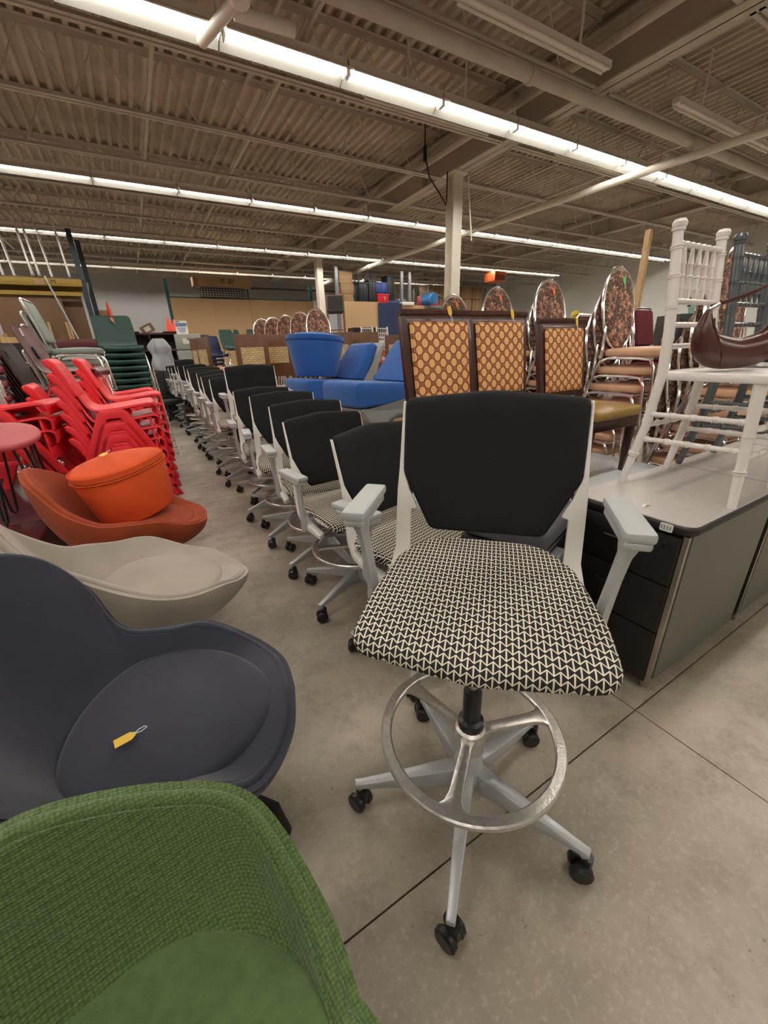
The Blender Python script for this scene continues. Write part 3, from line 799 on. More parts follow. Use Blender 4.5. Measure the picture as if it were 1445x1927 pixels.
# ================================================================ pedestal cabinets
def cabinet(x, y, label, ori='x', w_=.74, d_=.43):
    o = empty('file_pedestal', (x, y, 0), 0, label, 'cabinet', None)
    H = .675
    MB().b6(.012, w_-.012, .012, d_-.012, .03, H).build('carcass', M_CABBLACK, o, bevel=.004)
    for (yy) in (0.0, d_-.012): MB().b6(.035, w_-.03, yy, yy+.012, .045, H-.004).build('side_panel', M_CABSIDE, o, bevel=.003)
    MB().b6(.0, .016, .0, .016, .02, H-.002).build('edge_trim', M_STEELROD, o, smooth=0)
    zz = [(.05, .275), (.28, .475), (.48, .665)]
    for k, (a, b) in enumerate(zz):
        d = MB().b6(-.012, .012, .018, d_-.018, a, b).build('drawer', M_CABBLACK, o, bevel=.003)
        MB().tube([(-.012, d_/2-.05, (a+b)/2+.03), (-.035, d_/2-.045, (a+b)/2+.03), (-.035, d_/2+.045, (a+b)/2+.03), (-.012, d_/2+.05, (a+b)/2+.03)], .0045, n=6).build('handle', M_BLACKPL, d)
    MB().lathe([(.001, .0), (.012, .0), (.012, .008), (.007, .01)], 14, T(-.012, .055, .63) @ rotM('Y', -90)).build('lock', M_BLACKMET, o)
    out = rpoly([(-.015, -.015), (w_+.002, -.015), (w_+.002, d_), (-.015, d_)], [.05, .002, .002, .002], 4)
    MB().slab(out, .675, .708, .012, 3).build('worktop_edge', M_CABBLACK, o)
    out = rpoly([(-.008, -.008), (w_+.001, -.008), (w_+.001, d_-.001), (-.008, d_-.001)], [.05, .002, .002, .002], 4)
    MB().slab(out, .703, .7105, .001, 1).build('worktop', M_LAM, o)
    for (a, b) in ((.03, .03), (w_-.03, .03), (.03, d_-.03), (w_-.03, d_-.03)): MB().lathe([(.012, 0), (.012, .008), (.006, .03)], 8, T(a, b, 0)).build('foot', M_STEELROD, o)
    return o
cabinet(1.445, .50, 'nearest black drawer pedestal with speckled top under the white resin chair')
cabinet(2.205, .50, 'second black drawer pedestal, right of the nearest one, under the pewter chair')
cabinet(2.965, .50, 'third black drawer pedestal along the row, mostly hidden by the first two')
st = empty('sticker', (1.425, .565, .694), 0, 'white barcode sticker on the nearest pedestal front edge', 'sticker'); st.rotation_euler = (0, R(-90), 0)
MB().slab(rpoly([(-.014, -.02), (.014, -.02), (.014, .02), (-.014, .02)], .004, 2), -.0, .003, .0008, 1).build('label', M_PAPER, st)
for k in range(4): MB().b6(-.008, .006, -.014+.009*k, -.012+.009*k, .003, .0035).build('print_line', M_INK, st, smooth=0)
sc = MB().ribbon([(0, 0, 0), (.02, .004, .006), (.04, .0, .002)], [(0, .012, 0), (.02, .016, .005), (.04, .012, .002)], [(0, 0, .001)]*3).build('paper_scrap', M_PAPER); sc.location = (1.50, .68, .7105); tag(sc, 'torn white paper scrap on the speckled pedestal top', 'paper')

# chiavari chairs
def make_chiavari(label, m, small=False):
    o = empty('chiavari_chair', (0, 0, 0), 0, label, 'chair')
    ns = 14 if not small else 6
    def bead(mb, p, q, r, ks, rb, M=None):
        p = Vector(p); q = Vector(q)
        mb.tube([p, q], r, n=ns)
        if small: return
        for k in ks:
            c = p.lerp(q, k); d = (q-p).normalized()*.004
            mb.tube([c-d*1.9, c-d*.6, c+d*.6, c+d*1.9], [r*1.02, rb, rb, r*1.02], n=ns)
            mb.tube([c+d*2.2, c+d*2.8], rb, n=ns)
    W = .185; 
    for s in (-1, 1):
        # rear leg + post: splayed foot at y=+.19, top leaning back
        mb = MB()
        P = [(s*.185, .20, 0), (s*.172, .155, .25), (s*.165, .14, .45), (s*.162, .15, .60), (s*.165, .19, .92)]
        rr = [.014, .0175, .0185, .0185, .0165]
        mb.tube(P, rr, n=ns+2)
        if not small:
            for z_ in (.13, .27, .57, .68, .78, .87):
                i = max(k for k in range(5) if P[k][2] <= z_); i = min(i, 3)
                t = (z_-P[i][2])/(P[i+1][2]-P[i][2]); c = Vector(P[i]).lerp(Vector(P[i+1]), t); d = (Vector(P[i+1])-Vector(P[i])).normalized()*.003
                mb.tube([c-d*2, c-d*.7], .0205, n=ns+2); mb.tube([c+d*.7, c+d*2], .0205, n=ns+2)
            c = Vector(P[4]); mb.lathe([(.0165, 0), (.021, .002), (.022, .008), (.018, .011), (.022, .015), (.0235, .026), (.017, .036), (.004, .039)], ns+4, T(*c))
        mb.build('rear_post', m, o)
        mb = MB(); P0_ = (s*.178, -.195, 0); P1_ = (s*.165, -.165, .43)
        mb.tube([P0_, P1_], [.014, .0195], n=ns+2)
        if not small:
            for k in (.3, .58, .80):
                c = Vector(P0_).lerp(Vector(P1_), k); d = (Vector(P1_)-Vector(P0_)).normalized()*.003
                mb.tube([c-d*2, c-d*.7], .0205, n=ns+2); mb.tube([c+d*.7, c+d*2], .0205, n=ns+2)
        mb.build('front_leg', m, o)
    seat = rpoly([(-.195, -.20), (.195, -.20), (.165, .17), (-.165, .17)], .03, 4)
    MB().slab(seat, .425, .455, .008, 2, crown=-.004).build('seat', m, o)
    for z_, yy in ((.885, .184), (.70, .160), (.62, .152), (.545, .146)):
        mb = MB()
        if small: mb.tube([(-.16, yy, z_), (.16, yy, z_)], .008, n=6)
        else:
            pts = [(-.16+.32*k/32, yy, z_) for k in range(33)]
            mb.tube(pts, [.0085+.0025*abs(math.sin(k*PI/4)) for k in range(33)], n=8)
        mb.build('back_rail', m, o)
    for k in range(5):
        x = -.11+.055*k; mb = MB()
        if small: mb.tube([(x, .162, .70), (x, .183, .885)], .005, n=5)
        else: mb.tube([(x, .162, .705), (x, .166, .74), (x, .168, .743), (x, .169, .746), (x, .173, .78), (x, .1735, .784), (x, .174, .788), (x, .178, .82), (x, .1785, .824), (x, .179, .828), (x, .183, .88)],
                      [.005, .0095, .012, .009, .009, .0125, .009, .009, .012, .0095, .005], n=8)
        mb.build('spindle', m, o)
    for s in (-1, 1):
        for z_ in ((.20, .30) if s else ()):
            mb = MB(); bead(mb, (s*.172, -.178, z_), (s*.174, .165, z_-.005), .0095, (.07, .3, .5, .7, .93), .0125); mb.build('side_stretcher', m, o)
    for yy, z_ in ((-.175, .27), (-.18, .175), (.165, .245)):
        mb = MB(); bead(mb, (-.172, yy, z_), (.172, yy, z_), .0095, (.07, .3, .5, .7, .93), .0125); mb.build('stretcher', m, o)
    return o
ch = make_chiavari('white resin ballroom chair standing on the nearest pedestal with a brown bag on its seat', M_CHIAW)
ch.location = (1.915, .70, .7105)
ch2 = dup(ch, None, (2.40, .70, .7105), None, 'pewter grey resin ballroom chair behind the white one on the pedestals')
def remat(o, m):
    for k in o.children:
        if k.type == 'MESH':
            k.data = k.data.copy(); k.data.materials.clear(); k.data.materials.append(m)
        remat(k, m)
remat(ch2, M_CHIAS)
# hobo bag
bag = empty('hobo_bag', (1.94, .70, 1.168), 0, 'dark chocolate brown leather hobo bag on the seat of the white chair', 'bag')
bag.rotation_euler = (0, 0, R(-22))
cl = [(-.150, .205, .010), (-.152, .180, .020), (-.150, .145, .034), (-.138, .105, .047), (-.110, .075, .055), (-.06, .060, .056), (0, .055, .053), (.06, .060, .056), (.110, .075, .055), (.138, .105, .047), (.150, .145, .034), (.152, .180, .020), (.150, .205, .010)]
cl = [(k/(len(cl)-1),)+c for k, c in enumerate(cl)]
cp = [smoothkeys(cl, k/48) for k in range(49)]
MB().tube([(c[0], 0, c[1]) for c in cp], [c[2] for c in cp], n=20, flat=(.78, 1., (0, 1, 0))).build('bag_body', M_BAG, bag, smooth=70)
MB().tube([(c[0]*.80, 0, c[1]+c[2]*.96) for c in cp[8:41]], .003, n=6).build('zip_edge', M_BAG, bag)
for s in (-1, 1):
    MB().tube([(-.075, s*.03, .012), (-.095, s*.045, .055), (-.12, s*.037, .11), (-.14, s*.026, .15), (-.149, s*.012, .19)], .0022, n=5).build('seam', M_BAG, bag)
MB().tube([(-.148, 0, .215), (-.06, -.04, .245), (.04, -.06, .29), (.13, -.03, .27), (.15, 0, .215)], .0045, n=6, flat=(1.6, .6)).build('strap', M_BAG, bag)
MB().tube([(-.150, .0, .205), (-.125, -.012, .222)], .007, n=8).build('buckle', M_STEELROD, bag)

# ================================================================ white table + dining chairs
def table(x0, x1, y0, y1, h, m, label, legm=M_GREYMET, name='table', th=.03):
    o = empty(name, ((x0+x1)/2, (y0+y1)/2, 0), 0, label, 'table')
    a, b = (x1-x0)/2, (y1-y0)/2
    MB().slab(rpoly([(-a, -b), (a, -b), (a, b), (-a, b)], .015, 3), h-th, h, .006, 2).build('table_top', m, o)
    for (i, j) in ((-1, -1), (1, -1), (1, 1), (-1, 1)):
        MB().b6(i*(a-.06)-.02, i*(a-.06)+.02, j*(b-.06)-.02, j*(b-.06)+.02, 0, h-th).build('leg', legm, o, smooth=0)
    return o
table(1.10, 2.95, 1.24, 2.10, .48, M_BLUEWHITE, 'low glossy white table under the patterned dining chairs')
def make_dining(label):
    o = empty('dining_chair', (0, 0, 0), 0, label, 'chair', None)
    # back: leaning frame; front face toward -y
    def fb(x, z, d): return (x, .16+.14*max(0, (z-.45))**1.35*1.2 + d, z)
    outer = rpoly([(-.225, .50), (.225, .50), (.235, .975), (-.235, .975)], .012, 2)
    MB().slab(outer, -.018, .018, .006, 2, fn=fb, inner=6).build('back_frame', M_DWOOD, o, smooth=40)
    MB().tube([fb(-.236, .968, -.012), fb(0, .972, -.012), fb(.236, .968, -.012)], .017, n=8, flat=(1, 1)).build('top_roll', M_DWOOD, o)
    pan = rpoly([(-.178, .545), (.178, .545), (.185, .918), (-.185, .918)], .008, 2)
    MB().slab(pan, -.034, -.012, .007, 2, fn=fb, inner=6).build('back_panel', M_OVAL, o, smooth=40)
    ppts = [fb(p[0], p[1], -.026) for p in rpoly([(-.181, .542), (.181, .542), (.188, .921), (-.188, .921)], .008, 2)]
    MB().tube(ppts, .0045, n=5, closed=True).build('piping', M_OVAL, o)
    seat = rpoly([(-.235, -.27), (.235, -.27), (.215, .17), (-.215, .17)], .03, 4)
    MB().slab(seat, .40, .462, .02, 3, crown=.018).build('seat', M_GOLDV, o, smooth=60)
    MB().b6(-.215, .215, -.25, .16, .335, .402).build('apron', M_DWOOD, o, bevel=.004)
    for (sx, sy) in ((-1, -1), (1, -1)):
        MB().ribbon([(sx*.215-.022, -.25, .40), (sx*.205-.013, -.235, 0)], [(sx*.215+.022, -.25, .40), (sx*.205+.013, -.235, 0)], [(0, .045, 0), (0, .026, 0)]).build('leg', M_DWOOD, o, bevel=.003)
    for sx in (-1, 1):
        MB().ribbon([(sx*.205-.02, .15, .52), (sx*.205-.015, .15, .3), (sx*.205-.013, .20, 0)], [(sx*.205+.02, .15, .52), (sx*.205+.015, .15, .3), (sx*.205+.013, .20, 0)], [(0, .04, 0), (0, .035, 0), (0, .026, 0)]).build('leg', M_DWOOD, o, bevel=.003)
    return o
D1 = make_dining('leftmost mahogany dining chair with oval trellis back panel, behind the large stool')
D1.location = (1.425, 1.62, .48)
dup(D1, None, (1.885, 1.64, .48), None, 'middle mahogany dining chair with oval trellis back panel')
dup(D1, None, (2.46, 1.63, .445), None, 'right mahogany dining chair with gold vinyl seat showing beside the white chair')
for (x, y, z, lab) in ((1.43, 1.76, 1.45, 'yellow tag hanging on the leftmost dining chair top'), (1.90, 1.78, 1.44, 'yellow tag hanging on the middle dining chair top'), (2.47, 1.77, 1.40, 'yellow tag hanging on the right dining chair top')):
    tag_obj((x, y-.02, z), (R(80), R(70), 0), M_TAGY, lab, .045)

# ================================================================ floral stacking chairs
def make_banquet(label, m_back, m_seat, oval=True, group=None):
    o = empty('banquet_chair', (0, 0, 0), 0, label, 'chair', group)
    rr = .0115
    if oval:
        hoop = []
        for k in range(36):
            a = 2*PI*k/36; zz = .745+.295*math.sin(a); hoop.append((.205*math.cos(a), .20+.16*(zz-.5), zz))
        MB().tube(hoop, rr, n=8, closed=True).build('back_hoop', M_CHROME, o)
        def fb(x, z, d): return (x, .20+.16*(z-.5)+d, z)
        MB().slab(circ(.188, 32, 0, .745, .278), -.018, .014, .014, 2, fn=fb).build('back_pad', m_back, o, smooth=60)
    else:
        for s in (-1, 1): pass
        MB().tube([(-.2, .19, .44), (-.2, .24, .70), (-.19, .29, .90), (-.14, .30, .925), (.14, .30, .925), (.19, .29, .90), (.2, .24, .70), (.2, .19, .44)], rr, n=8).build('back_hoop', M_CHROME, o)
        def fb(x, z, d): return (x, .195+.24*(z-.48)+d, z)
        MB().slab(rpoly([(-.18, .52), (.18, .52), (.18, .90), (-.18, .90)], .03, 3), -.03, .012, .014, 2, fn=fb).build('back_pad', m_back, o, smooth=60)
    seat = rpoly([(-.215, -.24), (.215, -.24), (.195, .19), (-.195, .19)], .06, 4)
    MB().slab(seat, .405, .46, .018, 3, crown=.012).build('seat', m_seat, o, smooth=60)
    for s in (-1, 1):
        MB().tube([(s*.225, -.255, 0), (s*.223, -.225, .33), (s*.22, -.19, .385), (s*.215, -.10, .395), (s*.21, .12, .395), (s*.208, .19, .37), (s*.215, .25, .18), (s*.22, .29, 0)], rr, n=8).build('side_frame', M_CHROME, o)
    MB().tube([(-.215, -.2, .392), (.215, -.2, .392)], rr*.9, n=6).build('cross_tube', M_CHROME, o)
    if oval: 
        for s in (-1, 1): MB().tube([(s*.20, .19, .39), (s*.195, .195, .55), (s*.17, .215, .62)], rr, n=6).build('back_stay', M_CHROME, o)
    return o
BQ = make_banquet('proto', M_FLORAL, M_PEACH, True)
firstb = [True]
def stack(proto, x, y, rz, n, pitch, shift, topl, underl, grp, z0=0., used=firstb):
    s = Vector((0, -shift, 0)); s.rotate(Euler((0, 0, R(rz))))
    for k in range(n):
        lab = topl if k == n-1 else underl
        loc = (x + s.x*(k-(n-1)), y + s.y*(k-(n-1)), z0 + pitch*k)
        if used[0]: o = proto; o.location = loc; o.rotation_euler = (0, 0, R(rz)); o['label'] = lab; o['group'] = grp; used[0] = False
        else: dup(proto, None, loc, (0, 0, R(rz)), lab, grp)
FS = [(3.37, 1.80, 7, 'to the left of the white chair'), (3.35, 2.42, 7, 'behind the right dining chair'), (3.22, 2.93, 7, 'behind the middle dining chair'), (3.18, 3.53, 7, 'behind the leftmost dining chair'), (3.46, 1.10, 7, 'behind the pewter chair')]
for (x, y, n, where) in FS:
    stack(BQ, x, y, 0, n, .128, .045, 'topmost floral oval-back chair of the stack '+where, 'floral oval-back chair inside the stack '+where, 'floral banquet chairs stacked '+where)
for k, (x, y) in enumerate([(2.75, 6.35), (2.70, 7.0), (2.66, 7.65), (2.55, 8.1), (2.42, 8.45)]):
    w_ = ['first', 'second', 'third', 'fourth', 'fifth'][k]
    stack(BQ, x, y+.1, 0, 3, .128, .04, 'top oval tapestry-back chair, %s from the right in the far row' % w_, 'chair below the top of the %s far oval-back stack from the right' % w_, 'far oval-back stack %s' % w_, z0=.64)
stack(BQ, 3.35, 8.3, 0, 2, .128, .04, 'top oval tapestry-back chair just left of the far column base', 'under chair left of the far column base', 'oval-back pair near the far column', z0=.64)
for (x, y, z, c, lab) in ((3.39, 2.07, 1.73, M_TAGG, 'green tag on the floral chair left of the white chair'), (3.37, 2.69, 1.73, M_TAGO, 'orange tag on the floral chair behind the right dining chair'), (3.24, 3.20, 1.73, M_TAGO, 'orange tag on the floral chair behind the middle dining chair'), (3.20, 3.80, 1.73, M_TAGO, 'orange tag on the floral chair behind the leftmost dining chair'), (3.48, 1.37, 1.73, M_TAGG, 'green tag on the floral chair behind the pewter chair')):
    tag_obj((x, y-.03, z-.02), (R(85), R(70), 0), c, lab, .055)

# ================================================================ blue lounge seats
table(1.15, 2.45, 3.62, 4.75, .42, M_TANTOP, 'tan laminate table carrying the blue lounge seat', name='table')
table(1.35, 2.45, 2.72, 3.55, .43, M_TANTOP, 'low tan table under the pale moulded shell seat', name='low_table')
def make_bluelounge(label):
    o = empty('lounge_armchair', (0, 0, 0), 0, label, 'lounge chair')
    # faces -X, seat width along Y
    Mp = Matrix(((1, 0, 0, 0), (0, 0, 1, 0), (0, 1, 0, 0), (0, 0, 0, 1)))
    seat = rpoly([(-.43, .23), (-.43, .43), (.20, .385), (.17, .24)], [.035, .05, .03, .08], 4)
    MB().slab(seat, -.26, .26, .022, 3, M=Mp).build('seat_cushion', M_BLUE, o, smooth=50)
    back = rpoly([(.10, .40), (.33, .72), (.40, .735), (.455, .70), (.24, .37)], [.01, .04, .03, .03, .02], 4)
    def fb(a, b, d): k = 1-.28*max(0, (b-.40)/.33); return (a, d*k, b)
    MB().slab(back, -.26, .26, .03, 3, fn=fb).build('back_cushion', M_BLUE, o, smooth=50)
    # moulded shell
    A = [(-.40, .225), (-.34, .13), (-.14, -.02), (.16, -.04), (.28, .16), (.35, .40), (.475, .72), (.455, .735), (.30, .42), (.215, .235), (.14, .20), (-.1, .205)]
    MB().slab(rpoly(A, [.01, .05, .1, .1, .1, .1, .01, .01, .1, .08, .1, .1], 3), -.27, .27, .01, 2, M=Mp, inner=1).build('shell', M_SHELLG, o, smooth=50)
    MB().lathe([(.20, -.20), (.18, -.185), (.06, -.15), (.05, -.03)], 20, T(.0, 0, 0)).build('pedestal', M_SHELLG, o)
    for s in (-1, 1):
        MB().tube([(-.16, s*.285, .02), (-.13, s*.285, .12), (-.05, s*.285, .15), (.06, s*.285, .15), (.14, s*.285, .12), (.17, s*.285, .02)], .012, n=6).build('side_rail', M_GREYMET, o)
        MB().slab(rpoly([(-.13, .02), (-.10, .125), (.11, .125), (.14, .02)], .02, 3), -.01, .01, .003, 1, fn=lambda a, b, d: (a, s*.285+d, b)).build('wood_block', M_PINE, o)
    return o
bl = make_bluelounge('cobalt blue lounge seat on a pale grey moulded shell, nearest of the blue seats')
bl.location = (1.80, 3.10, .63); bl.rotation_euler = (0, 0, R(8))
bl2 = dup(bl, None, (1.75, 3.98, .62), (0, 0, R(6)), 'second cobalt blue lounge seat with a blue pouf resting on it')
drum('drum_pouf', 'cobalt blue tapered pouf with piped top beside the far blue seat', M_BLUE, (1.61, 4.10, 1.045), 20, r=.28, h=.345, taper=.72, tilt=(0, 4))
tag_obj((1.60, 4.02, 1.475), (0, 0, R(30)), M_TAGY, 'yellow tag on the blue pouf', .05)
# ================================================================ left side: platform, round stool, plastic stacks
pl = empty('display_platform', (0, 0, 0), 0, 'low platform with dark maroon glossy top at the left, under the round stool', 'platform')
for (a, b) in ((2.42, 2.965), (2.972, 4.35)):
    MB().b6(-2.6, -.64, a, b, .37, .40).build('platform_top', M_DARKTOP, pl, bevel=.004)
MB().b6(-2.55, -.69, 2.46, 4.31, 0, .37).build('platform_base', M_CABBLACK, pl, smooth=0)

o = empty('round_stool', (-.735, 3.08, .40), 0, 'small round stool with dusty red seat and black hairpin legs at the left edge', 'stool')
q = MB().slab(circ(.175, 32), -.018, .018, .014, 3, crown=.006).build('seat', M_REDSEAT, o, smooth=60); q.location = (0, 0, .49); q.rotation_euler = (R(16), R(3), 0)
for k in range(4):
    a = 45+90*k; c, s = math.cos(R(a)), math.sin(R(a)); t = (-s, c)
    MB().tube([(c*.11+t[0]*.05, s*.11+t[1]*.05, .47), (c*.15+t[0]*.016, s*.15+t[1]*.016, .02), (c*.151, s*.151, .006), (c*.15-t[0]*.016, s*.15-t[1]*.016, .02), (c*.11-t[0]*.05, s*.11-t[1]*.05, .47)], .0075, n=6).build('leg', M_BLACKMET, o)
tag_obj((-.80, 3.02, .902), (R(16), 0, R(80)), M_TAGY, 'thin tag lying on the round red stool', .04)

def path_sheet(mb, keys, t=.012, dish=.02, nu=26, nv=10, lip=0.):
    n = len(keys)
    kk = [(i/(n-1),)+tuple(k) for i, k in enumerate(keys)]
    def fn(u, v):
        y, z, w_ = smoothkeys(kk, u); x = (v-.5)*2
        # normal-ish dish: raise edges
        e = abs(x)**2.2*dish
        y2, z2, _ = smoothkeys(kk, min(1, u+.02)); y1, z1, _ = smoothkeys(kk, max(0, u-.02))
        ty, tz = y2-y1, z2-z1; l = math.hypot(ty, tz) or 1
        ny, nz = -tz/l, ty/l
        r = abs(x)**6*lip
        return (x*w_, y+ny*(e-r), z+nz*(e-r))
    mb.sheet(fn, nu, nv, t)
def make_aframe(label, m):
    o = empty('plastic_chair', (0, 0, 0), 0, label, 'chair')
    mb = MB(); path_sheet(mb, [(-.262, .375, .19), (-.270, .415, .20), (-.25, .445, .215), (-.09, .430, .215), (.07, .418, .21), (.135, .44, .20), (.17, .50, .19), (.195, .58, .18), (.205, .62, .17)], .014, .02)
    mb.build('seat', m, o, smooth=60)
    prof = rpoly([(.165, .535), (.20, .53), (.268, .70), (.30, .745), (.305, .775), (.275, .785), (.240, .755), (.21, .68)], .012, 3)
    MB().slab(prof, -.215, .215, .012, 2, M=Matrix(((0, 0, 1, 0), (1, 0, 0, 0), (0, 1, 0, 0), (0, 0, 0, 1)))).build('backrest', m, o, smooth=50)
    for s in (-1, 1):
        pts = rpoly([(-.285, 0), (-.095, .405), (-.07, .43), (.075, .43), (.10, .405), (.285, 0), (.225, 0), (.045, .375), (-.04, .375), (-.222, 0)], [.004, .03, .02, .02, .03, .004, .004, .02, .02, .004], 3)
        MB().prism(pts, .036, Matrix(((0, 0, 1, s*.222), (1, 0, 0, 0), (0, 1, 0, 0), (0, 0, 0, 1)))).build('side_frame', m, o, bevel=.005)
        MB().b6(s*.222-.016, s*.222+.016, -.075, .085, .255, .285).build('frame_bridge', m, o, bevel=.006)
    MB().b6(-.205, .205, -.232, -.216, .26, .36).build('front_apron', m, o, bevel=.004)
    return o
def lab_sticker(loc, rot, label, s=.03):
    q = empty('sticker', loc, 0, label, 'sticker'); q.rotation_euler = rot
    MB().slab([(-s*.6, -s), (s*.6, -s), (s*.6, s), (-s*.6, s)], 0, .001, .0004, 1).build('label', M_PAPER, q, smooth=0)
    for k in range(3): MB().b6(-s*.4, s*.4, -s*.6+k*s*.5, -s*.5+k*s*.5, .001, .0014).build('print_line', M_INK, q, smooth=0)
AF = make_aframe('p', M_RED); uf = [True]
def astack(x, y, rz, n, where, m=None, z0=0., pitch=.086, tops='topmost'):
    stack(AF, x, y, rz, n, pitch, .0, tops+' red plastic A-frame chair of the stack '+where, 'red plastic A-frame chair within the stack '+where, 'red chairs stacked '+where, z0=z0, used=uf)
astack(-.20, 3.70, 90, 7, 'just behind the orange pouf')
astack(-.80, 3.66, 82, 3, 'on the dark platform', z0=.40)
astack(-.12, 4.55, 88, 7, 'nearest the aisle')
astack(-.45, 4.22, 92, 5, 'before the maroon chair')
astack(-.16, 5.2, 88, 7, 'at the back of the red group')
lab_sticker((-.42, 4.5, 1.27), (R(78), 0, R(75)), 'white sticker on the tallest red chair back', .032)

def make_shell(label, m, legm=M_CHROME, slot=False):
    o = empty('shell_chair', (0, 0, 0), 0, label, 'chair')
    mb = MB(); path_sheet(mb, [(-.235, .40, .20), (-.245, .425, .21), (-.22, .445, .22), (-.05, .43, .23), (.10, .425, .225), (.17, .46, .22), (.205, .55, .222), (.24, .68, .225), (.27, .80, .215), (.275, .83, .19)], .008, .035, lip=.02)
    mb.build('shell', m, o, smooth=60)
    if slot:
        MB().slab(rpoly([(-.035, .56), (.035, .56), (.03, .66), (-.03, .66)], .02, 3), -.02, .02, .001, 1, fn=lambda x, z, d: (x, .205+.28*(z-.55)+.004+d, z)).build('grip_slot', M_BLACKPL, o)
    for s in (-1, 1):
        MB().tube([(s*.245, -.25, 0), (s*.215, -.20, .36), (s*.20, -.17, .405), (s*.20, -.05, .415), (s*.20, .08, .41), (s*.21, .12, .37), (s*.245, .24, 0)], .011, n=7).build('side_frame', legm, o)
    MB().tube([(-.2, -.1, .412), (.2, -.1, .412)], .009, n=6).build('cross_tube', legm, o)
    return o
GS = make_shell('p', M_GREENPL); u2_ = [True]
stack(GS, -.08, 6.40, 8, 14, .075, .012, 'topmost dark green plastic shell chair of the tall stack by the aisle', 'dark green shell chair within the tall stack by the aisle', 'dark green shell chairs in the tall stack', used=u2_)
tag_obj((-.10, 6.62, 1.755), (R(82), R(70), 0), M_TAGO, 'orange tag on the topmost dark green chair', .05)
BRs = make_shell('p', M_BROWNPL); u3_ = [True]
stack(BRs, -.66, 4.86, 84, 8, .088, .0, 'uppermost dark brown shell chair, directly under the maroon one', 'dark brown shell chair in the stack under the maroon chair', 'brown shell chairs stacked at the left', used=u3_)
MS = make_shell('maroon plastic shell chair with hand slot on top of the brown stack', M_MAROON, slot=True)
MS.location = (-.50, 4.80, .75); MS.rotation_euler = (0, R(0), R(80))
lab_sticker((-.745, 4.70, 1.52), (R(80), 0, R(80)), 'white sticker on the maroon chair back', .03)
SG = make_banquet('p', M_SAGE, M_SAGE, False); u4_ = [True]
stack(SG, -.50, 5.72, 86, 9, .118, .03, 'topmost sage green vinyl chair with chrome frame behind the maroon chair', 'sage green vinyl chair within the chrome-framed stack', 'sage green vinyl chairs stacked at the left', used=u4_)
PK = make_banquet('p', M_PINK, M_PINK, False); u5_ = [True]
stack(PK, -1.16, 4.60, 86, 10, .115, .01, 'topmost pink fabric chair with chrome frame at the left edge', 'pink fabric chair within the chrome stack at the left edge', 'pink chrome chairs stacked at the left edge', used=u5_)
# white tubular stool upside down on the pink stack
o = empty('tubular_frame_chair', (-1.12, 4.75, 1.50), 20, 'pale grey tubular metal chair frame standing atop the pink stack', 'chair')
for s in (-1, 1):
    MB().tube([(s*.2, -.22, 0), (s*.2, -.20, .44), (s*.2, .16, .45), (s*.19, .24, .90)], .012, n=7).build('side_frame', M_SILVER, o)
    MB().tube([(s*.2, .22, 0), (s*.2, .17, .45)], .012, n=7).build('rear_leg', M_SILVER, o)
for z_ in (.62, .74, .88): MB().tube([(-.19, .17+.16*(z_-.45), z_), (.19, .17+.16*(z_-.45), z_)], .011, n=7).build('back_rung', M_SILVER, o)
MB().slab(rpoly([(-.21, -.22), (.21, -.22), (.2, .17), (-.2, .17)], .03, 3), .44, .47, .01, 2).build('seat', M_SILVER, o)
# ladder-like rungs of nested legs beside the aisle
for k, (x, y, zt, lab) in enumerate(((.235, 6.0, 1.15, 'chrome nested chair legs standing at the aisle by the green stack'),)):
    o = empty('nested_leg_frame', (x, y, 0), 0, lab, 'chair frame')
    for s in (0, .03): MB().tube([(s, -.05, 0), (s-.06, .02, zt)], .008, n=6).build('leg', M_CHROME, o)
    for j in range(12): MB().tube([(-.005*j, -.05+.005*j, .08+j*.085), (.04-.005*j, -.05+.005*j, .08+j*.085)], .006, n=5).build('rung', M_GREYMET, o)

# ================================================================ left racks at the back
rk = empty('pallet_rack', (0, 11.0, 0), 0, 'dark teal pallet rack with yellow beam and brown boards at the far left', 'rack')
for (x, y, h, m) in ((-.51, 0, 3.66, M_RACKDK), (-.44, .9, 3.66, M_RACKDK), (-3.2, 0, 3.66, M_RACKDK), (-3.2, .9, 3.66, M_RACKDK)):
    MB().b6(x-.045, x+.045, y-.035, y+.035, 0, h).build('upright', m, rk, smooth=0)
MB().tube([(-.5, .0, 2.35), (-.45, .9, 2.9)], .018, n=6).build('brace', M_RACKDK, rk); MB().tube([(-.5, .0, 1.6), (-.45, .9, 1.1)], .018, n=6).build('brace', M_RACKDK, rk)
for (z_, y) in ((2.66, -.05), (2.66, .9), (1.55, -.05), (1.55, .9)):
    MB().b6(-3.2, -.52, y-.025, y+.025, z_, z_+.13).build('beam', M_YELLOW if z_ > 2 else M_MAROON, rk, bevel=.004)
MB().b6(-3.2, -.55, -.02, .02, 2.50, 2.57).build('beam_step', M_YELLOW, rk, smooth=0)
MB().b6(-3.15, -.5, 0, .9, 2.79, 2.82).build('shelf_board', M_BOARDK, rk, smooth=0)
MB().b6(-3.15, -.5, 0, .9, 1.68, 1.70).build('shelf_board', M_BOARDK, rk, smooth=0)
text_part('M', .11, M_INK, rk, (-.98, -.078, 2.73), (R(90), 0, 0))
MB().b6(-1.28, -1.12, -.077, -.076, 2.68, 2.76).build('beam_label', M_CARD, rk, smooth=0)
MB().b6(-3.0, -.62, .25, .28, 1.70, 2.62).build('brown_board', M_BOARDK, rk, smooth=0)
MB().b6(-2.6, -.95, .05, .08, 1.70, 2.50).build('brown_board', M_BOARDK, rk, smooth=0)
for x in (-1.35, -1.27, -.98, -.93): MB().b6(x-.02, x+.02, -.03, .0, 1.70, 2.02).build('pine_slat', M_PINE, rk, smooth=0)
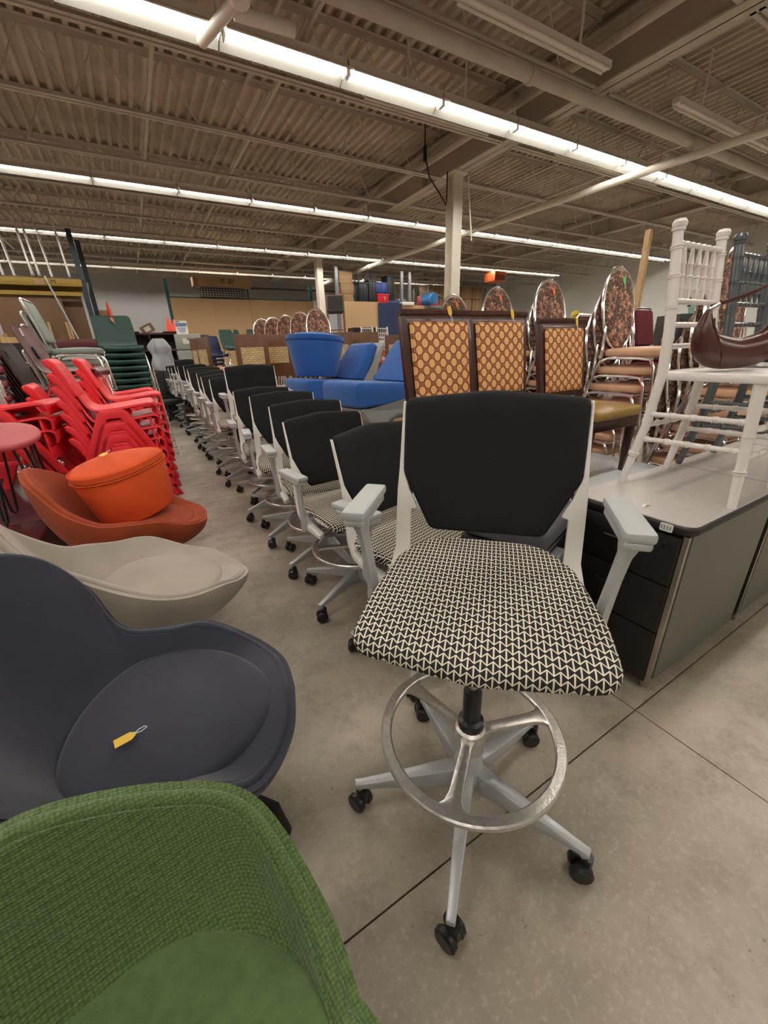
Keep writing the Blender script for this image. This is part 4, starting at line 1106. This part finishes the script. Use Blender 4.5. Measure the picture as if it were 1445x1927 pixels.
for k, (x, y) in enumerate(((-1.27, 10.95), (-1.17, 10.98), (-.69, 10.97), (-1.02, 11.5), (-1.62, 11.5), (-1.78, 11.45), (-2.0, 11.2))):
    q = empty('aluminium_pole', (x, y, 2.82), 0, 'shiny aluminium pole standing upright on the far left rack', 'pole', 'aluminium poles on the far left rack')
    MB().tube([(0, 0, 0), (-.03, 0, .95 if k < 3 else .8)], .022, n=8).build('tube', M_ALU, q); MB().lathe([(.026, 0), (.026, .03)], 8, T(0, 0, 0)).build('foot_cap', M_GREYMET, q)
q = empty('long_strip', (-1.35, 10.9, 1.70), 0, 'thin pale strip leaning in front of the brown boards', 'strip')
MB().tube([(.5, 0, 0), (.26, -.02, 1.12)], .016, n=6).build('strip_body', M_SILVER, q)
bx = empty('board_stack', (-1.9, 10.4, 0), 0, 'dark shelf with pale wooden boards at the far left edge', 'shelf')
MB().b6(-.5, .25, -.2, .25, 0, 1.62).build('carcass', M_CABBLACK, bx, smooth=0); MB().b6(-.5, .2, -.18, .2, 1.62, 1.72).build('board', M_PINE, bx, smooth=0)
MB().b6(-.5, .0, -.15, .2, 1.72, 1.80).build('board', M_PINE, bx, smooth=0)
# red extinguisher-like marker
q = empty('marker_cone', (-.30, 11.9, 0), 0, 'red cone tip and tan board behind the green stack', 'cone')
MB().lathe([(.10, 1.9), (.08, 1.93), (.055, 2.2), (.015, 2.5), (.001, 2.51)], 14, T(.1, 0, 0)).build('cone_shell', M_CONE, q); MB().b6(-.2, .16, .2, .24, 0, 2.35).build('board', M_BOARD, q, smooth=0); MB().b6(-.1, .3, -.17, .17, 0, 1.9).build('plinth', M_CABBLACK, q, smooth=0)

# partitions / long board storage in front of the back wall
bs = empty('board_rack', (0, 16.0, 0), 0, 'long rack of tan fibreboard sheets before the back wall, left of the far column', 'rack')
xx = [1.50, 2.83, 4.05, 5.30, 6.46]
for k in range(4):
    MB().b6(xx[k]+.004, xx[k+1]-.004, -.03+.012*(k % 2), .0+.012*(k % 2), .6, 3.08).build('board', M_BOARD, bs, smooth=0)
for x in (1.47, 4.02, 6.40): MB().b6(x-.05, x+.05, .05, .12, 0, 3.62 if x < 2 or x > 6 else 3.55).build('upright', M_TEAL, bs, smooth=0)
MB().b6(1.47, 6.42, .05, .12, .5, .62).build('beam', M_TEAL, bs, smooth=0); MB().b6(1.47, 6.42, .0, .1, 3.08, 3.12).build('beam', M_TEAL, bs, smooth=0)
MB().b6(1.2, 1.47, -.6, -.3, 0, 1.3).build('side_board', M_BOARD, bs, smooth=0)
wb = empty('wire_basket', (3.2, 15.95, 3.13), 0, 'galvanised wire mesh crate on top of the tan board rack', 'basket')
for k in range(5): MB().tube([(-.72, -.15, .068*k), (.72, -.15, .068*k)], .009, n=5).build('wire', M_LIGHTWIRE, wb)
for k in range(17): MB().tube([(-.72+.09*k, -.15, 0), (-.72+.09*k, -.15, .28)], .009, n=5).build('wire', M_LIGHTWIRE, wb)
MB().b6(-.70, .70, -.1, .35, .0, .28).build('dark_contents', M_CABBLACK, wb, smooth=0)
cb = empty('long_carton', (3.22, 15.9, 3.48), 0, 'long cardboard carton with round printed logo on top of the wire crate', 'box'); cb.location.z = 3.415
MB().b6(-.80, .88, -.2, .3, 0, .28).build('carton', M_CARD, cb, smooth=0); MB().b6(-.96, -.80, -.18, .28, .01, .26).build('end_flap', M_CARDDK, cb, smooth=0)
MB().b6(-.6, .6, -.202, -.2, .135, .14).build('tape_seam', M_CARDDK, cb, smooth=0)
MB().tube([(-.02+.07*math.cos(a*PI/8), -.203, .17+.06*math.sin(a*PI/8)) for a in range(14)], .007, n=5).build('logo_ring', M_INK, cb)
MB().tube([(-.02+.03*math.cos(a*PI/5), -.203, .18+.03*math.sin(a*PI/5)) for a in range(10)], .006, n=5, closed=True).build('logo_mark', M_INK, cb)
for (z_, w_) in ((.20, .24), (.15, .2), (.10, .14)): MB().b6(.12, .12+w_, -.204, -.2, z_, z_+.018).build('printed_line', M_INK, cb, smooth=0)

# file cabinet with NOTICE sign
fc = empty('file_cabinet', (1.09, 9.62, 0), -8, 'putty grey steel file cabinet with a NOTICE sign on top', 'cabinet')
MB().b6(-.24, .24, -.3, .3, 0, 1.70).build('body', M_FILE, fc, bevel=.006)
for k in range(5):
    d = MB().b6(-.225, .225, -.315, -.3, .05+k*.33, .36+k*.33).build('drawer', M_FILE, fc, bevel=.004)
    MB().b6(-.02, .14, -.325, -.315, .27+k*.33, .30+k*.33).build('handle', M_GREYMET, d, smooth=0)
MB().b6(-.10, .02, -.317, -.3155, 1.52, 1.62).build('paper_note', M_PAPER, fc, smooth=0)
sg = empty('notice_sign', (1.0, 9.55, 1.70), -8, 'small white sign reading NOTICE in blue on the file cabinet', 'sign')
MB().b6(-.11, .11, -.005, .005, 0, .25).build('sign_board', M_PAPER, sg, smooth=0)
MB().b6(-.10, .10, -.008, -.005, .15, .21).build('blue_band', M_INKB, sg, smooth=0)
text_part('NOTICE', .05, M_PAPER, sg, (0, -.010, .18), (R(90), 0, 0))
for k in range(4): MB().b6(-.085+.01*k, .085-.01*k, -.007, -.005, .115-.024*k, .125-.024*k).build('text_line', M_INKB, sg, smooth=0)
MB().b6(-.10, -.02, -.007, -.005, .225, .24).build('text_line', M_INKB, sg, smooth=0)

# black office chairs and wrapped chair near the far end of the aisle
def make_task(label, m_back, m_frame):
    o = empty('task_chair', (0, 0, 0), 0, label, 'chair')
    for k in range(5):
        a = 72*k+10; leg = MB().tube([(.03, 0, .12), (.29, 0, .075)], [.022, .014], n=6, M=rotM('Z', a)).build('leg', M_BLACKPL, o)
        caster_mb(.29*math.cos(R(a)), .29*math.sin(R(a)), a+30).build('caster', M_BLACKPL, leg)
    MB().lathe([(.03, .08), (.028, .3), (.018, .3), (.018, .42)], 12).build('gas_cylinder', M_BLACKPL, o)
    MB().slab(rpoly([(-.24, -.24), (.24, -.24), (.22, .22), (-.22, .22)], .07, 4), .42, .50, .03, 3).build('seat', m_frame, o)
    MB().slab(rpoly([(-.2, .58), (.2, .58), (.23, 1.0), (-.23, 1.0)], .04, 4), -.012, .012, .008, 2, fn=lambda x, z, d: (x, .25+.1*(z-.5)+d-.3*x*x, z)).build('backrest', m_back, o, smooth=60)
    MB().tube([(-.21, .24, .57), (-.24, .29, 1.01), (.24, .29, 1.01), (.21, .24, .57)], .014, n=6, closed=True).build('back_rim', M_BLACKPL, o)
    MB().tube([(0, .0, .42), (0, .28, .42), (0, .28, .62)], .02, n=6).build('back_stem', M_BLACKPL, o)
    for s in (-1, 1):
        MB().tube([(s*.25, .05, .44), (s*.29, .03, .50), (s*.29, .03, .67)], .014, n=6).build('arm_post', M_BLACKPL, o); MB().b6(s*.29-.035, s*.29+.035, -.1, .15, .67, .70).build('armrest', M_BLACKPL, o, bevel=.008)
    return o
TK = make_task('black office task chair at the far end of the aisle, left of the stools', M_CHARF, M_CHARF)
TK.location = (.42, 9.3, 0); TK.rotation_euler = (0, 0, R(30))
dup(TK, None, (.28, 10.3, 0), (0, 0, R(-50)), 'second black office chair, beyond the first one at the aisle end')
dup(TK, None, (.60, 10.9, 0), (0, 0, R(70)), 'third black office chair near the wrapped chair')
mc = make_task('grey mesh-back office chair with black rim before the file cabinet', mat('grey_mesh', (.33, .35, .33), .8, bump=.2, bscale=300), M_CHARF)
mc.location = (.98, 8.75, .40); mc.rotation_euler = (0, 0, R(-5))
MB_ = empty('crate', (.98, 8.75, 0), 0, 'dark crate under the grey mesh-back office chair', 'crate'); MB().b6(-.33, .33, -.33, .33, 0, .398).build('crate_body', M_CABBLACK, MB_, bevel=.01)
for k in range(3): MB().b6(-.34, .34, -.345, -.33, .05+.12*k, .13+.12*k).build('crate_slat', M_BROWNPL, MB_, smooth=0)
wr = empty('wrapped_chair', (.63, 11.3, 0), 15, 'office chair wrapped in crumpled grey plastic left of the file cabinet', 'chair')
def fw_(u, v):
    a = 2*PI*u; z = .95+.75*v
    r = (.22+.03*math.sin(5*a+7*v)+.02*math.sin(11*a))*(1-.55*max(0, v-.75)/.25)*(1.0+.1*math.sin(v*9))
    return (r*math.cos(a), r*math.sin(a)*.8, z)
MB().sheet(fw_, 36, 14, -.004, closed_u=True).build('plastic_wrap', M_WRAP, wr, smooth=70); MB().slab(circ(.15, 18, 0, 0, .12), .9, 1.6, .1, 3).build('chair_bulk', M_GREYMET, wr)
MB().b6(-.28, .28, -.25, .25, 0, .93).build('plinth', M_CABBLACK, wr, smooth=0)
# dark maroon stack + shelves with cones
sh = empty('storage_shelf', (.15, 12.6, 0), 0, 'dark shelf unit carrying the traffic cones near the back wall', 'shelf')
for z_ in (.1, .55, 1.0, 1.45, 1.83): MB().b6(-.6, 1.3, -.3, .3, z_, z_+.04).build('shelf_board', M_MAROON, sh, smooth=0)
for x in (-.6, .34, 1.26): MB().b6(x, x+.04, -.3, .3, 0, 1.83).build('upright', M_CABBLACK, sh, smooth=0)
MB().b6(-.6, 1.3, .28, .30, 0, 1.85).build('back_panel', M_CABBLACK, sh, smooth=0)
def cone(x, y, z, h, label):
    o = empty('traffic_cone', (x, y, z), 0, label, 'cone')
    MB().b6(-.18, .18, -.18, .18, 0, .03).build('base', M_CABBLACK, o, bevel=.01)
    MB().lathe([(.11, .03), (.10, .05), (.025, h), (.015, h+.01)], 20).build('cone_body', M_CONE, o)
    return o
cone(.13, 12.4, 1.87, .32, 'leftmost orange traffic cone on the dark shelf'); cone(1.02, 12.45, 1.87, .34, 'orange traffic cone next to the NOTICE sign'); cone(1.20, 12.85, 1.87, .34, 'orange cone partly hidden behind the NOTICE sign')
q = empty('framed_board', (.55, 12.35, 1.87), 20, 'small tilted tan framed board between the cones', 'frame'); q.rotation_euler = (0, R(-25), 0)
MB().b6(-.15, .15, -.02, .02, 0, .20).build('frame', M_CARDDK, q, smooth=0); MB().b6(-.07, .07, -.024, -.02, .05, .15).build('mount', M_PAPER, q, smooth=0)
q = empty('glass_jug', (-.20, 12.75, 1.87), 0, 'pale green translucent jug left of the cones', 'jug')
MB().lathe([(.10, 0), (.13, .05), (.13, .35), (.05, .42), (.05, .55)], 18).build('jug_body', mat('pale_green_plastic', (.30, .42, .36), .3), q)

# display tables in the middle
table(1.00, 3.95, 6.05, 9.0, .64, M_TANTOP, 'long display table under the wooden panel chairs and oval-back stacks')
table(4.0, 5.6, 7.6, 9.8, .55, M_TANTOP, 'second display table left of the far column', name='table')
# wood panel chairs
def make_panelchair(label):
    o = empty('panel_back_chair', (0, 0, 0), 0, label, 'chair')
    MB().b6(-.24, .24, .20, .235, .30, .92).build('back_panel', M_BRWOOD, o, bevel=.004)
    MB().b6(-.165, .165, .236, .244, .50, .74).build('weave_inset', M_WEAVE, o, smooth=0); MB().b6(-.165, .165, .191, .199, .50, .74).build('weave_inset', M_WEAVE, o, smooth=0)
    MB().slab(rpoly([(-.24, -.26), (.24, -.26), (.23, .19), (-.23, .19)], .04, 3), .36, .45, .03, 3, crown=.01).build('seat', M_CORAL, o)
    MB().b6(-.22, .22, -.22, .19, .31, .36).build('apron', M_BRWOOD, o, smooth=0)
    for (sx, sy) in ((-1, -.22), (1, -.22), (-1, .195), (1, .195)): MB().b6(sx*.21-.02, sx*.21+.02, sy-.02, sy+.02, 0, .31).build('leg', M_BRWOOD, o, smooth=0)
    return o
PC = make_panelchair('nearest panel chair, left end of the wooden row, showing its whole woven inset'); PC.location = (1.62, 6.75, .64); PC.rotation_euler = (0, 0, R(172))
pcs = [(1.22, 8.1, 100, 'wooden panel chair turned sideways at the far left of the row'), (1.24, 7.45, 104, 'wooden panel chair turned sideways with coral seat, second from the left'),
       (2.13, 6.9, 152, 'wooden panel chair third from the left in the row'), (2.42, 6.75, 148, 'wooden panel chair fourth from the left in the row'), (2.72, 6.6, 146, 'wooden panel chair fifth in the row, left of the blue pouf'),
       (3.02, 6.45, 144, 'wooden panel chair right behind the blue pouf'), (3.50, 6.5, 150, 'wooden panel chair seen right of the blue pouf')]
for (x, y, rz, lab) in pcs: dup(PC, None, (x, y, .64), (0, 0, R(rz)), lab)
for (x, y, rz, lab) in ((4.35, 8.1, 170, 'wooden panel chair below the walnut bar stool'), (4.9, 7.9, 172, 'wooden panel chair right end of the row, by the small stacked chairs')): dup(PC, None, (x, y, .64), (0, 0, R(rz)), lab)
# shell chairs behind
SB = make_shell('p', M_NAVYPL); u6_ = [True]
stack(SB, 1.60, 10.7, 20, 7, .08, 0, 'topmost navy plastic chair right of the file cabinet', 'navy plastic chair within the stack right of the file cabinet', 'navy plastic chairs in the middle distance', used=u6_, z0=.44)
tag_obj((1.64, 10.88, 1.70), (R(85), R(70), 0), M_TAGO, 'orange tag on the topmost navy chair', .05)
sb2 = dup(SB, None, (1.62, 9.95, .86), (0, 0, R(15)), 'single navy plastic chair in front of the navy stack')
sb2['group'] = 'navy plastic chairs in the middle distance'
q = empty('crate', (1.62, 9.95, 0), 0, 'dark tall crate carrying the single navy chair', 'crate'); MB().b6(-.28, .28, -.27, .27, 0, .858).build('crate_body', M_CABBLACK, q, bevel=.01)
q = empty('crate', (1.60, 10.7, 0), 0, 'low dark crate under the navy plastic chair stack', 'crate'); MB().b6(-.3, .3, -.3, .3, 0, .438).build('crate_body', M_CABBLACK, q, bevel=.01)
for (x, y, lab) in ((2.02, 9.8, 'left dark green plastic chair beyond the wooden panel chairs'), (2.60, 9.75, 'right dark green plastic chair beyond the wooden panel chairs')):
    dup(GS, None, (x, y, .98), (0, 0, R(6)), lab)['group'] = 'green chairs beyond the panel chairs'
q = empty('crate', (2.31, 9.8, 0), 0, 'long dark crate carrying the two green plastic chairs', 'crate'); MB().b6(-.28, .60, -.28, .28, 0, .978, T(-.0, 0, 0)).build('crate_body', M_CABBLACK, q, bevel=.01)
tag_obj((2.06, 10.0, 1.78), (R(85), R(70), 0), M_TAGY, 'yellow tag on the left green chair in the distance', .05); tag_obj((2.64, 9.95, 1.78), (R(85), R(70), 0), M_TAGY, 'yellow tag on the right green chair in the distance', .05)

# walnut bar stool on a counter
ct = empty('display_counter', (4.75, 9.9, 0), 0, 'brown display counter with a dark open compartment by the far column', 'counter')
MB().b6(-.65, .75, -.3, .3, 0, 1.50).build('carcass', M_BRWOOD, ct, smooth=0); MB().b6(-.68, .78, -.33, .33, 1.50, 1.54).build('counter_top', M_BRWOOD, ct, bevel=.004)
lk = empty('black_cabinet', (5.5, 10.3, 1.30), 0, 'black open-front cabinet before the tan boards, right of the bar stool', 'cabinet')
MB().b6(-.3, .55, -.05, .3, .0, .55).build('carcass', M_CABBLACK, lk, smooth=0); MB().b6(-.27, .2, -.06, -.05, .05, .5).build('door', M_BLACKMET, lk, smooth=0)
q = empty('plinth', (5.6, 10.45, 0), 0, 'brown plinth carrying the black open-front cabinet', 'plinth'); MB().b6(-.45, .5, -.22, .2, 0, 1.30).build('plinth_body', M_BRWOOD, q, bevel=.01)
bst = empty('bar_stool', (4.50, 9.78, 1.54), -25, 'walnut bar stool with charcoal padded back beside the far column', 'stool')
MB().slab(rpoly([(-.2, -.2), (.2, -.2), (.2, .2), (-.2, .2)], .03, 3), .60, .66, .02, 2).build('seat', M_CHARF, bst)
MB().slab(rpoly([(-.19, .66), (.19, .66), (.19, 1.0), (-.19, 1.0)], .02, 3), -.02, .02, .01, 2, fn=lambda x, z, d: (x, .19+.15*(z-.6)+d, z)).build('backrest', M_CHARF, bst)
for s in (-1, 1):
    MB().tube([(s*.2, .2, 0), (s*.2, .18, .6), (s*.2, .25, 1.02)], .026, n=5).build('rear_leg', M_WALNUT, bst); MB().tube([(s*.2, -.2, 0), (s*.19, -.18, .6)], .026, n=5).build('front_leg', M_WALNUT, bst)
    MB().tube([(s*.2, -.19, .2), (s*.2, .19, .2)], .012, n=5).build('stretcher', M_WALNUT, bst)
MB().tube([(-.2, -.19, .22), (.2, -.19, .22)], .014, n=5).build('footrest', M_WALNUT, bst); MB().tube([(-.2, .25, 1.01), (.2, .25, 1.01)], .018, n=5).build('top_rail', M_WALNUT, bst)
# orange wood chair
ow = empty('spindle_chair', (2.72, 4.62, .40), 15, 'orange stained wooden spindle-back chair behind the blue seats', 'chair')
MB().slab(rpoly([(-.27, .80), (.27, .80), (.26, .90), (-.26, .90)], .02, 3), -.015, .015, .008, 2, fn=lambda x, z, d: (x, .2+.1*(z-.45)+d-.3*x*x, z)).build('top_rail', M_ORWOOD, ow)
for k in range(7): MB().tube([(-.2+.067*k, .19, .45), (-.21+.07*k, .225, .81)], .008, n=6).build('spindle', M_ORWOOD, ow)
MB().slab(rpoly([(-.23, -.22), (.23, -.22), (.22, .21), (-.22, .21)], .05, 3), .42, .455, .012, 2).build('seat', M_ORWOOD, ow)
for (sx, sy) in ((-1, -1), (1, -1), (-1, 1), (1, 1)): MB().tube([(sx*.18, sy*.17, .42), (sx*.21, sy*.2, 0)], .016, n=6).build('leg', M_ORWOOD, ow)
table(2.52, 3.25, 4.0, 5.2, .40, M_TANTOP, 'small low table under the orange spindle chair')

# mid-right back: boards, navy board, bins
b2 = empty('board_rack', (0, 13.0, 0), 0, 'rack of tan boards and navy board to the right of the far column', 'rack')
MB().b6(6.22, 7.62, 0, .03, .4, 2.78).build('board', M_BOARD, b2, smooth=0); MB().b6(7.55, 8.50, -.06, -.03, .2, 2.75).build('navy_board', M_NAVYCLOTH, b2, smooth=0); MB().b6(8.50, 9.5, 0, .03, .4, 2.71).build('board', M_BOARD, b2, smooth=0)
for x in (6.15, 8.62, 8.95): MB().b6(x-.05, x+.05, .1, .17, 0, 3.75).build('upright', M_GREYMET, b2, smooth=0)
MB().b6(6.15, 9.6, .05, .9, 2.60, 2.68).build('shelf_board', M_GREYMET, b2, smooth=0); MB().b6(6.15, 9.6, .1, .17, .3, .4).build('beam', M_GREYMET, b2, smooth=0)
def crate(name, x, y, z, sx, sy, sz, m, label, ribs=3, cat='crate'):
    o = empty(name, (x, y, z), 0, label, cat)
    MB().b6(-sx/2, sx/2, -sy/2, sy/2, 0, sz).build('body', m, o, bevel=.02)
    MB().b6(-sx/2-.015, sx/2+.015, -sy/2-.015, sy/2+.015, sz-.05, sz-.01).build('rim', m, o, bevel=.004)
    for k in range(ribs): MB().b6(-sx/2+.05+k*(sx-.1)/max(1, ribs-1)-.01, -sx/2+.05+k*(sx-.1)/max(1, ribs-1)+.01, -sy/2-.01, -sy/2, .03, sz-.06).build('rib', m, o, smooth=0)
    return o
crate('storage_crate', 7.15, 13.4, 2.68, .34, .4, .70, M_DKTEALBIN, 'black plastic crate left of the red bin on the high shelf')
crate('storage_crate', 7.50, 13.4, 2.68, .30, .4, .78, M_DKTEALBIN, 'taller black plastic crate next to the red bin')
crate('storage_crate', 7.93, 13.55, 3.09, .48, .4, .34, M_BLUEBIN, 'royal blue storage bin resting above the red bin')
crate('storage_bin', 7.93, 13.45, 2.68, .46, .4, .39, M_REDBIN, 'bright red storage bin on the high shelf', cat='bin')
crate('storage_crate', 8.35, 13.6, 2.68, .30, .4, .98, M_DKTEALBIN, 'dark grey tall crate rising behind the blue bin')
MB().tube([(.05, -.24, .20), (.05, -.24, .26), (.02, -.24, .30)], .012, n=5).build('bin_marking', M_PAPER, bpy.data.objects['storage_bin'])
for k, x in enumerate((6.93, 7.30, 7.55)):
    q = empty('crate_strap', (x, 13.25, 3.36), 0, ('left', 'middle', 'right')[k]+' black loop handle sticking up above the dark crates', 'strap')
    MB().tube([(-.07, 0, 0), (-.06, 0, .18), (0, 0, .26), (.06, 0, .18), (.07, 0, 0)], .022, n=6).build('loop', M_BLACKPL, q)
q = empty('draped_cloth', (8.15, 13.2, 2.68), 0, 'bundle of dark folded cloths on the rack right of the red bin', 'cloth')
MB().slab([(p[0]*(1+.1*math.sin(3*i)), p[1]) for i, p in enumerate(circ(.45, 24, .35, .15, .25))], 0, .16, .06, 3, crown=.06).build('cloth_bundle', M_NAVYCLOTH, q, smooth=60)
MB().slab(circ(.2, 16, .55, .1, .15), .1, .26, .06, 3).build('grey_bundle', M_GREYMET, q, smooth=60)
q = empty('paper_box', (8.75, 13.1, 2.70), 0, 'white flat box on the rack shelf', 'box'); MB().b6(-.25, .25, -.2, .2, 0, .1).build('box_body', M_PAPER, q, bevel=.01)
q = empty('blue_barrel', (9.72, 13.0, 2.72), 0, 'blue drum lying on its side at the right end of the rack', 'barrel')
MB().lathe([(.001, -.3), (.17, -.3), (.19, -.27), (.18, 0), (.19, .27), (.17, .3), (.001, .3)], 20, T(0, 0, .19) @ rotM('X', 90)).build('drum_body', mat('bright_blue_plastic', (.03, .17, .42), .4), q)
q = empty('red_cart_basket', (10.1, 13.6, 2.72), 0, 'red shopping basket behind the blue drum', 'basket'); MB().b6(-.35, .35, -.2, .2, 0, .38).build('basket_body', M_REDBIN, q, bevel=.02); MB().tube([(-.35, 0, .38), (-.4, 0, .5), (.6, 0, .42)], .02, n=6).build('handle', M_GREYMET, q)
MBx = empty('end_rack', (10.0, 13.3, 0), 0, 'grey rack frame under the blue drum', 'rack'); MB().b6(-.4, .7, -.35, .55, 2.64, 2.72).build('shelf_board', M_GREYMET, MBx, smooth=0)
for (x, y) in ((-.38, -.3), (.68, -.3), (-.38, .5), (.68, .5)): MB().b6(x-.03, x+.03, y-.03, y+.03, 0, 2.64).build('upright', M_GREYMET, MBx, smooth=0)
# cartons left of column 2 upright
for k, (x, z_, w_, h_) in enumerate(((6.55, 2.68, .5, .35), (6.6, 3.03, .48, .3), (6.55, 3.33, .5, .35))):
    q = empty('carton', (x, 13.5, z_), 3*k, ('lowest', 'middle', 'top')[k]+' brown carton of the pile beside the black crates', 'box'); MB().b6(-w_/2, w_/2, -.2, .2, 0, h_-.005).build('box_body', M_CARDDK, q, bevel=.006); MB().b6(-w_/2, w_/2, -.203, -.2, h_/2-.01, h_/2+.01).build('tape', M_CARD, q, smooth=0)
# high pallet rack with cartons, far right of the column
pr = empty('pallet_rack', (0, 14.6, 0), 0, 'tall rack loaded with brown cartons right of the near column', 'rack')
for x in (10.9, 14.0):
    for y in (0, 1.): MB().b6(x-.05, x+.05, y-.04, y+.04, 0, 3.6).build('upright', M_GREYMET, pr, smooth=0)
for z_ in (.8, 2.1): 
    MB().b6(10.9, 14.0, -.04, .04, z_, z_+.12).build('beam', M_GREYMET, pr, smooth=0); MB().b6(10.9, 14.0, 0, 1.0, z_+.12, z_+.15).build('shelf_board', M_GREYMET, pr, smooth=0)
kk = 0
for i in range(5):
    for j in range(3):
        q = empty('carton', (11.2+.6*i, 15.0, 2.26+.47*j), random.uniform(-3, 3), 'brown carton on the far rack, %s column from the left, %s row' % (ords[i] if i else 'first', ('bottom', 'middle', 'top')[j]), 'box')
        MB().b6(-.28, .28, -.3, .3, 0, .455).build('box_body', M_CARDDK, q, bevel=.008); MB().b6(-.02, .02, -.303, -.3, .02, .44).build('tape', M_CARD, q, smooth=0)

# small stacks of ballroom chairs far away
SC = make_chiavari('p', M_CHIAW, small=True)
def merge(o, m, name='ballroom_chair'):
    vs = []; fs = []
    mb = MB()
    for c in o.children: mb.add([v.co[:] for v in c.data.vertices], [tuple(p.vertices) for p in c.data.polygons])
    me = mb.mesh(name, m, smooth=0)
    for c in list(o.children): bpy.data.objects.remove(c)
    bpy.data.objects.remove(o)
    q = bpy.data.objects.new(name, me); C.objects.link(q); tag(q, 'p', 'chair'); return q
SCW = merge(SC, M_CHIAW); uw = [True]
def sstack(x, y, rz, n, z0, pitch, lab, grp):
    for k in range(n):
        loc = (x, y, z0+pitch*k)
        if uw[0]: o = SCW; o.location = loc; o.rotation_euler = (0, 0, R(rz)); o['label'] = lab; o['group'] = grp; uw[0] = False
        else: dup(SCW, None, loc, (0, 0, R(rz)), lab, grp)
for i, x in enumerate((4.55, 4.95)): sstack(x+.25, 8.55, 10, 4, .56, .10, 'tiny white ballroom chair stacked before the navy board, %s stack' % ('left', 'right')[i], 'white ballroom chairs before the navy board, %s stack' % ('left', 'right')[i])
sstack(5.15, 8.0, -12, 1, .56, .1, 'small white ballroom chair in front of the stacked ones by the navy board', 'small chairs by the navy board')
for i in range(4): sstack(8.2+.48*i, 8.6-.1*i, 4, 6, .0, .19, 'white ballroom chair of the far left group, column %s from the left' % ('one', 'two', 'three', 'four')[i], 'far white ballroom chairs, column %s' % ('one', 'two', 'three', 'four')[i])
for i in range(4): sstack(7.7+.48*i, 6.5-.25*i, 4, 6, .0, .16, 'white ballroom chair of the right wall group, column %s from the left' % ('one', 'two', 'three', 'four')[i], 'white ballroom chairs before the right wall, column %s' % ('one', 'two', 'three', 'four')[i])

# burgundy chairs, cabinets, plants at the right
BG = make_banquet('p', M_MAROONF, M_MAROONF, False); u7_ = [True]
for (x, y, n, w_) in ((5.45, 3.45, 7, 'left of the tall floral stack'), (5.30, 2.62, 7, 'right behind the tall floral stack'), (5.75, 2.12, 7, 'behind the white chair, far right')):
    stack(BG, x, y, 0, n, .118, .02, 'topmost burgundy upholstered chair '+w_, 'burgundy upholstered chair in the stack '+w_, 'burgundy chairs stacked '+w_, used=u7_)
dc = empty('drawer_cabinet', (6.95, 3.15, 0), -30, 'dark brown drawer cabinet with label holder seen through the white chair back', 'cabinet')
MB().b6(-.3, .3, -.25, .25, 0, 1.60).build('body', M_CABBLACK, dc, bevel=.006)
for k in range(4): 
    d = MB().b6(-.28, .28, -.265, -.25, .05+.38*k, .40+.38*k).build('drawer', M_CABBLACK, dc, bevel=.003); MB().b6(-.05, .15, -.275, -.265, .30+.38*k, .33+.38*k).build('handle', M_STEELROD, d, smooth=0)
dc2 = dup(dc, None, (6.9, 1.9, 0), (0, 0, R(-60)), 'dark brown drawer cabinet at the right edge beyond the bag')
pt = empty('potted_plant', (6.98, 3.12, 1.60), 0, 'small potted plant with round leaves on the dark drawer cabinet', 'plant')
MB().lathe([(.06, 0), (.08, .1), (.07, .1), (.01, .09)], 14).build('pot', mat('pale_teal_pot', (.35, .55, .5), .4), pt)
for k in range(12):
    a = k*2.4; r = .05+.12*random.random(); z_ = .1+.1*random.random(); xx_, yy_ = r*math.cos(a), r*math.sin(a)
    lf = MB().slab(circ(.035, 8, 0, 0, .025), 0, .004, .001, 1, M=T(xx_, yy_, z_) @ Euler((random.uniform(-.8, .8), random.uniform(-.8, .8), a)).to_matrix().to_4x4()).build('leaf', M_PLANT, pt)
    MB().tube([(0, 0, .09), (xx_, yy_, z_)], .002, n=4).build('stem', M_PLANT, lf)
rd = empty('red_ornament', (6.8, 1.75, 1.61), 0, 'dark red rounded ornament on the cabinet at the right edge', 'ornament'); MB().lathe([(.04, 0), (.09, .03), (.1, .07), (.07, .12), (.01, .13)], 16).build('ornament_body', M_MAROONF, rd); MB().lathe([(.012, .13), (.012, .16)], 8).build('stalk', M_MAROONF, rd)
tp = empty('timber_post', (0, 0, 0), 0, 'pale pine timber leaning up to the ceiling behind the white chair', 'timber')
MB().tube([(6.55, 3.68, .05), (7.18, 4.07, 2.82)], .055, n=4).build('timber_body', M_PINE, tp, smooth=0); MB().b6(6.4, 6.7, 3.6, 3.8, 0, .05).build('foot_block', M_PINE, tp, smooth=0)
q = empty('yellow_disc', (5.35, 3.83, 1.60), 0, 'small yellow round disc with black stripes left of the burgundy chair', 'disc')
MB().lathe([(.001, -.006), (.09, -.006), (.09, .006), (.001, .006)], 20, rotM('X', 90)).build('disc_body', mat('bright_yellow', (.8, .6, .03), .5), q)
for k in (-1, 1): MB().tube([(-.05, -.008, .03*k-.02), (.05, -.008, .03*k+.02)], .006, n=5).build('stripe', M_INK, q)
# pale shell parts seen under the big stool's back
ln = empty('padded_stool', (1.21, .985, 0), 20, 'grey padded stool with black trim between the big stool and the pedestal', 'stool')
MB().slab(rpoly([(-.2, -.16), (.2, -.16), (.2, .16), (-.2, .16)], .03, 3), .60, .68, .02, 3, crown=.01).build('seat', mat('grey_wool', (.10, .10, .12), .9, bump=.2, bscale=300), ln)
MB().b6(-.205, .205, -.165, .165, .54, .60).build('trim_band', M_BLACKPL, ln, bevel=.01)
MB().b6(-.19, .19, -.15, .15, .02, .54).build('body', M_CABBLACK, ln, bevel=.01)
MB().b6(-.20, -.08, -.20, -.165, .55, .59).build('latch', M_GREYMET, ln, bevel=.004)
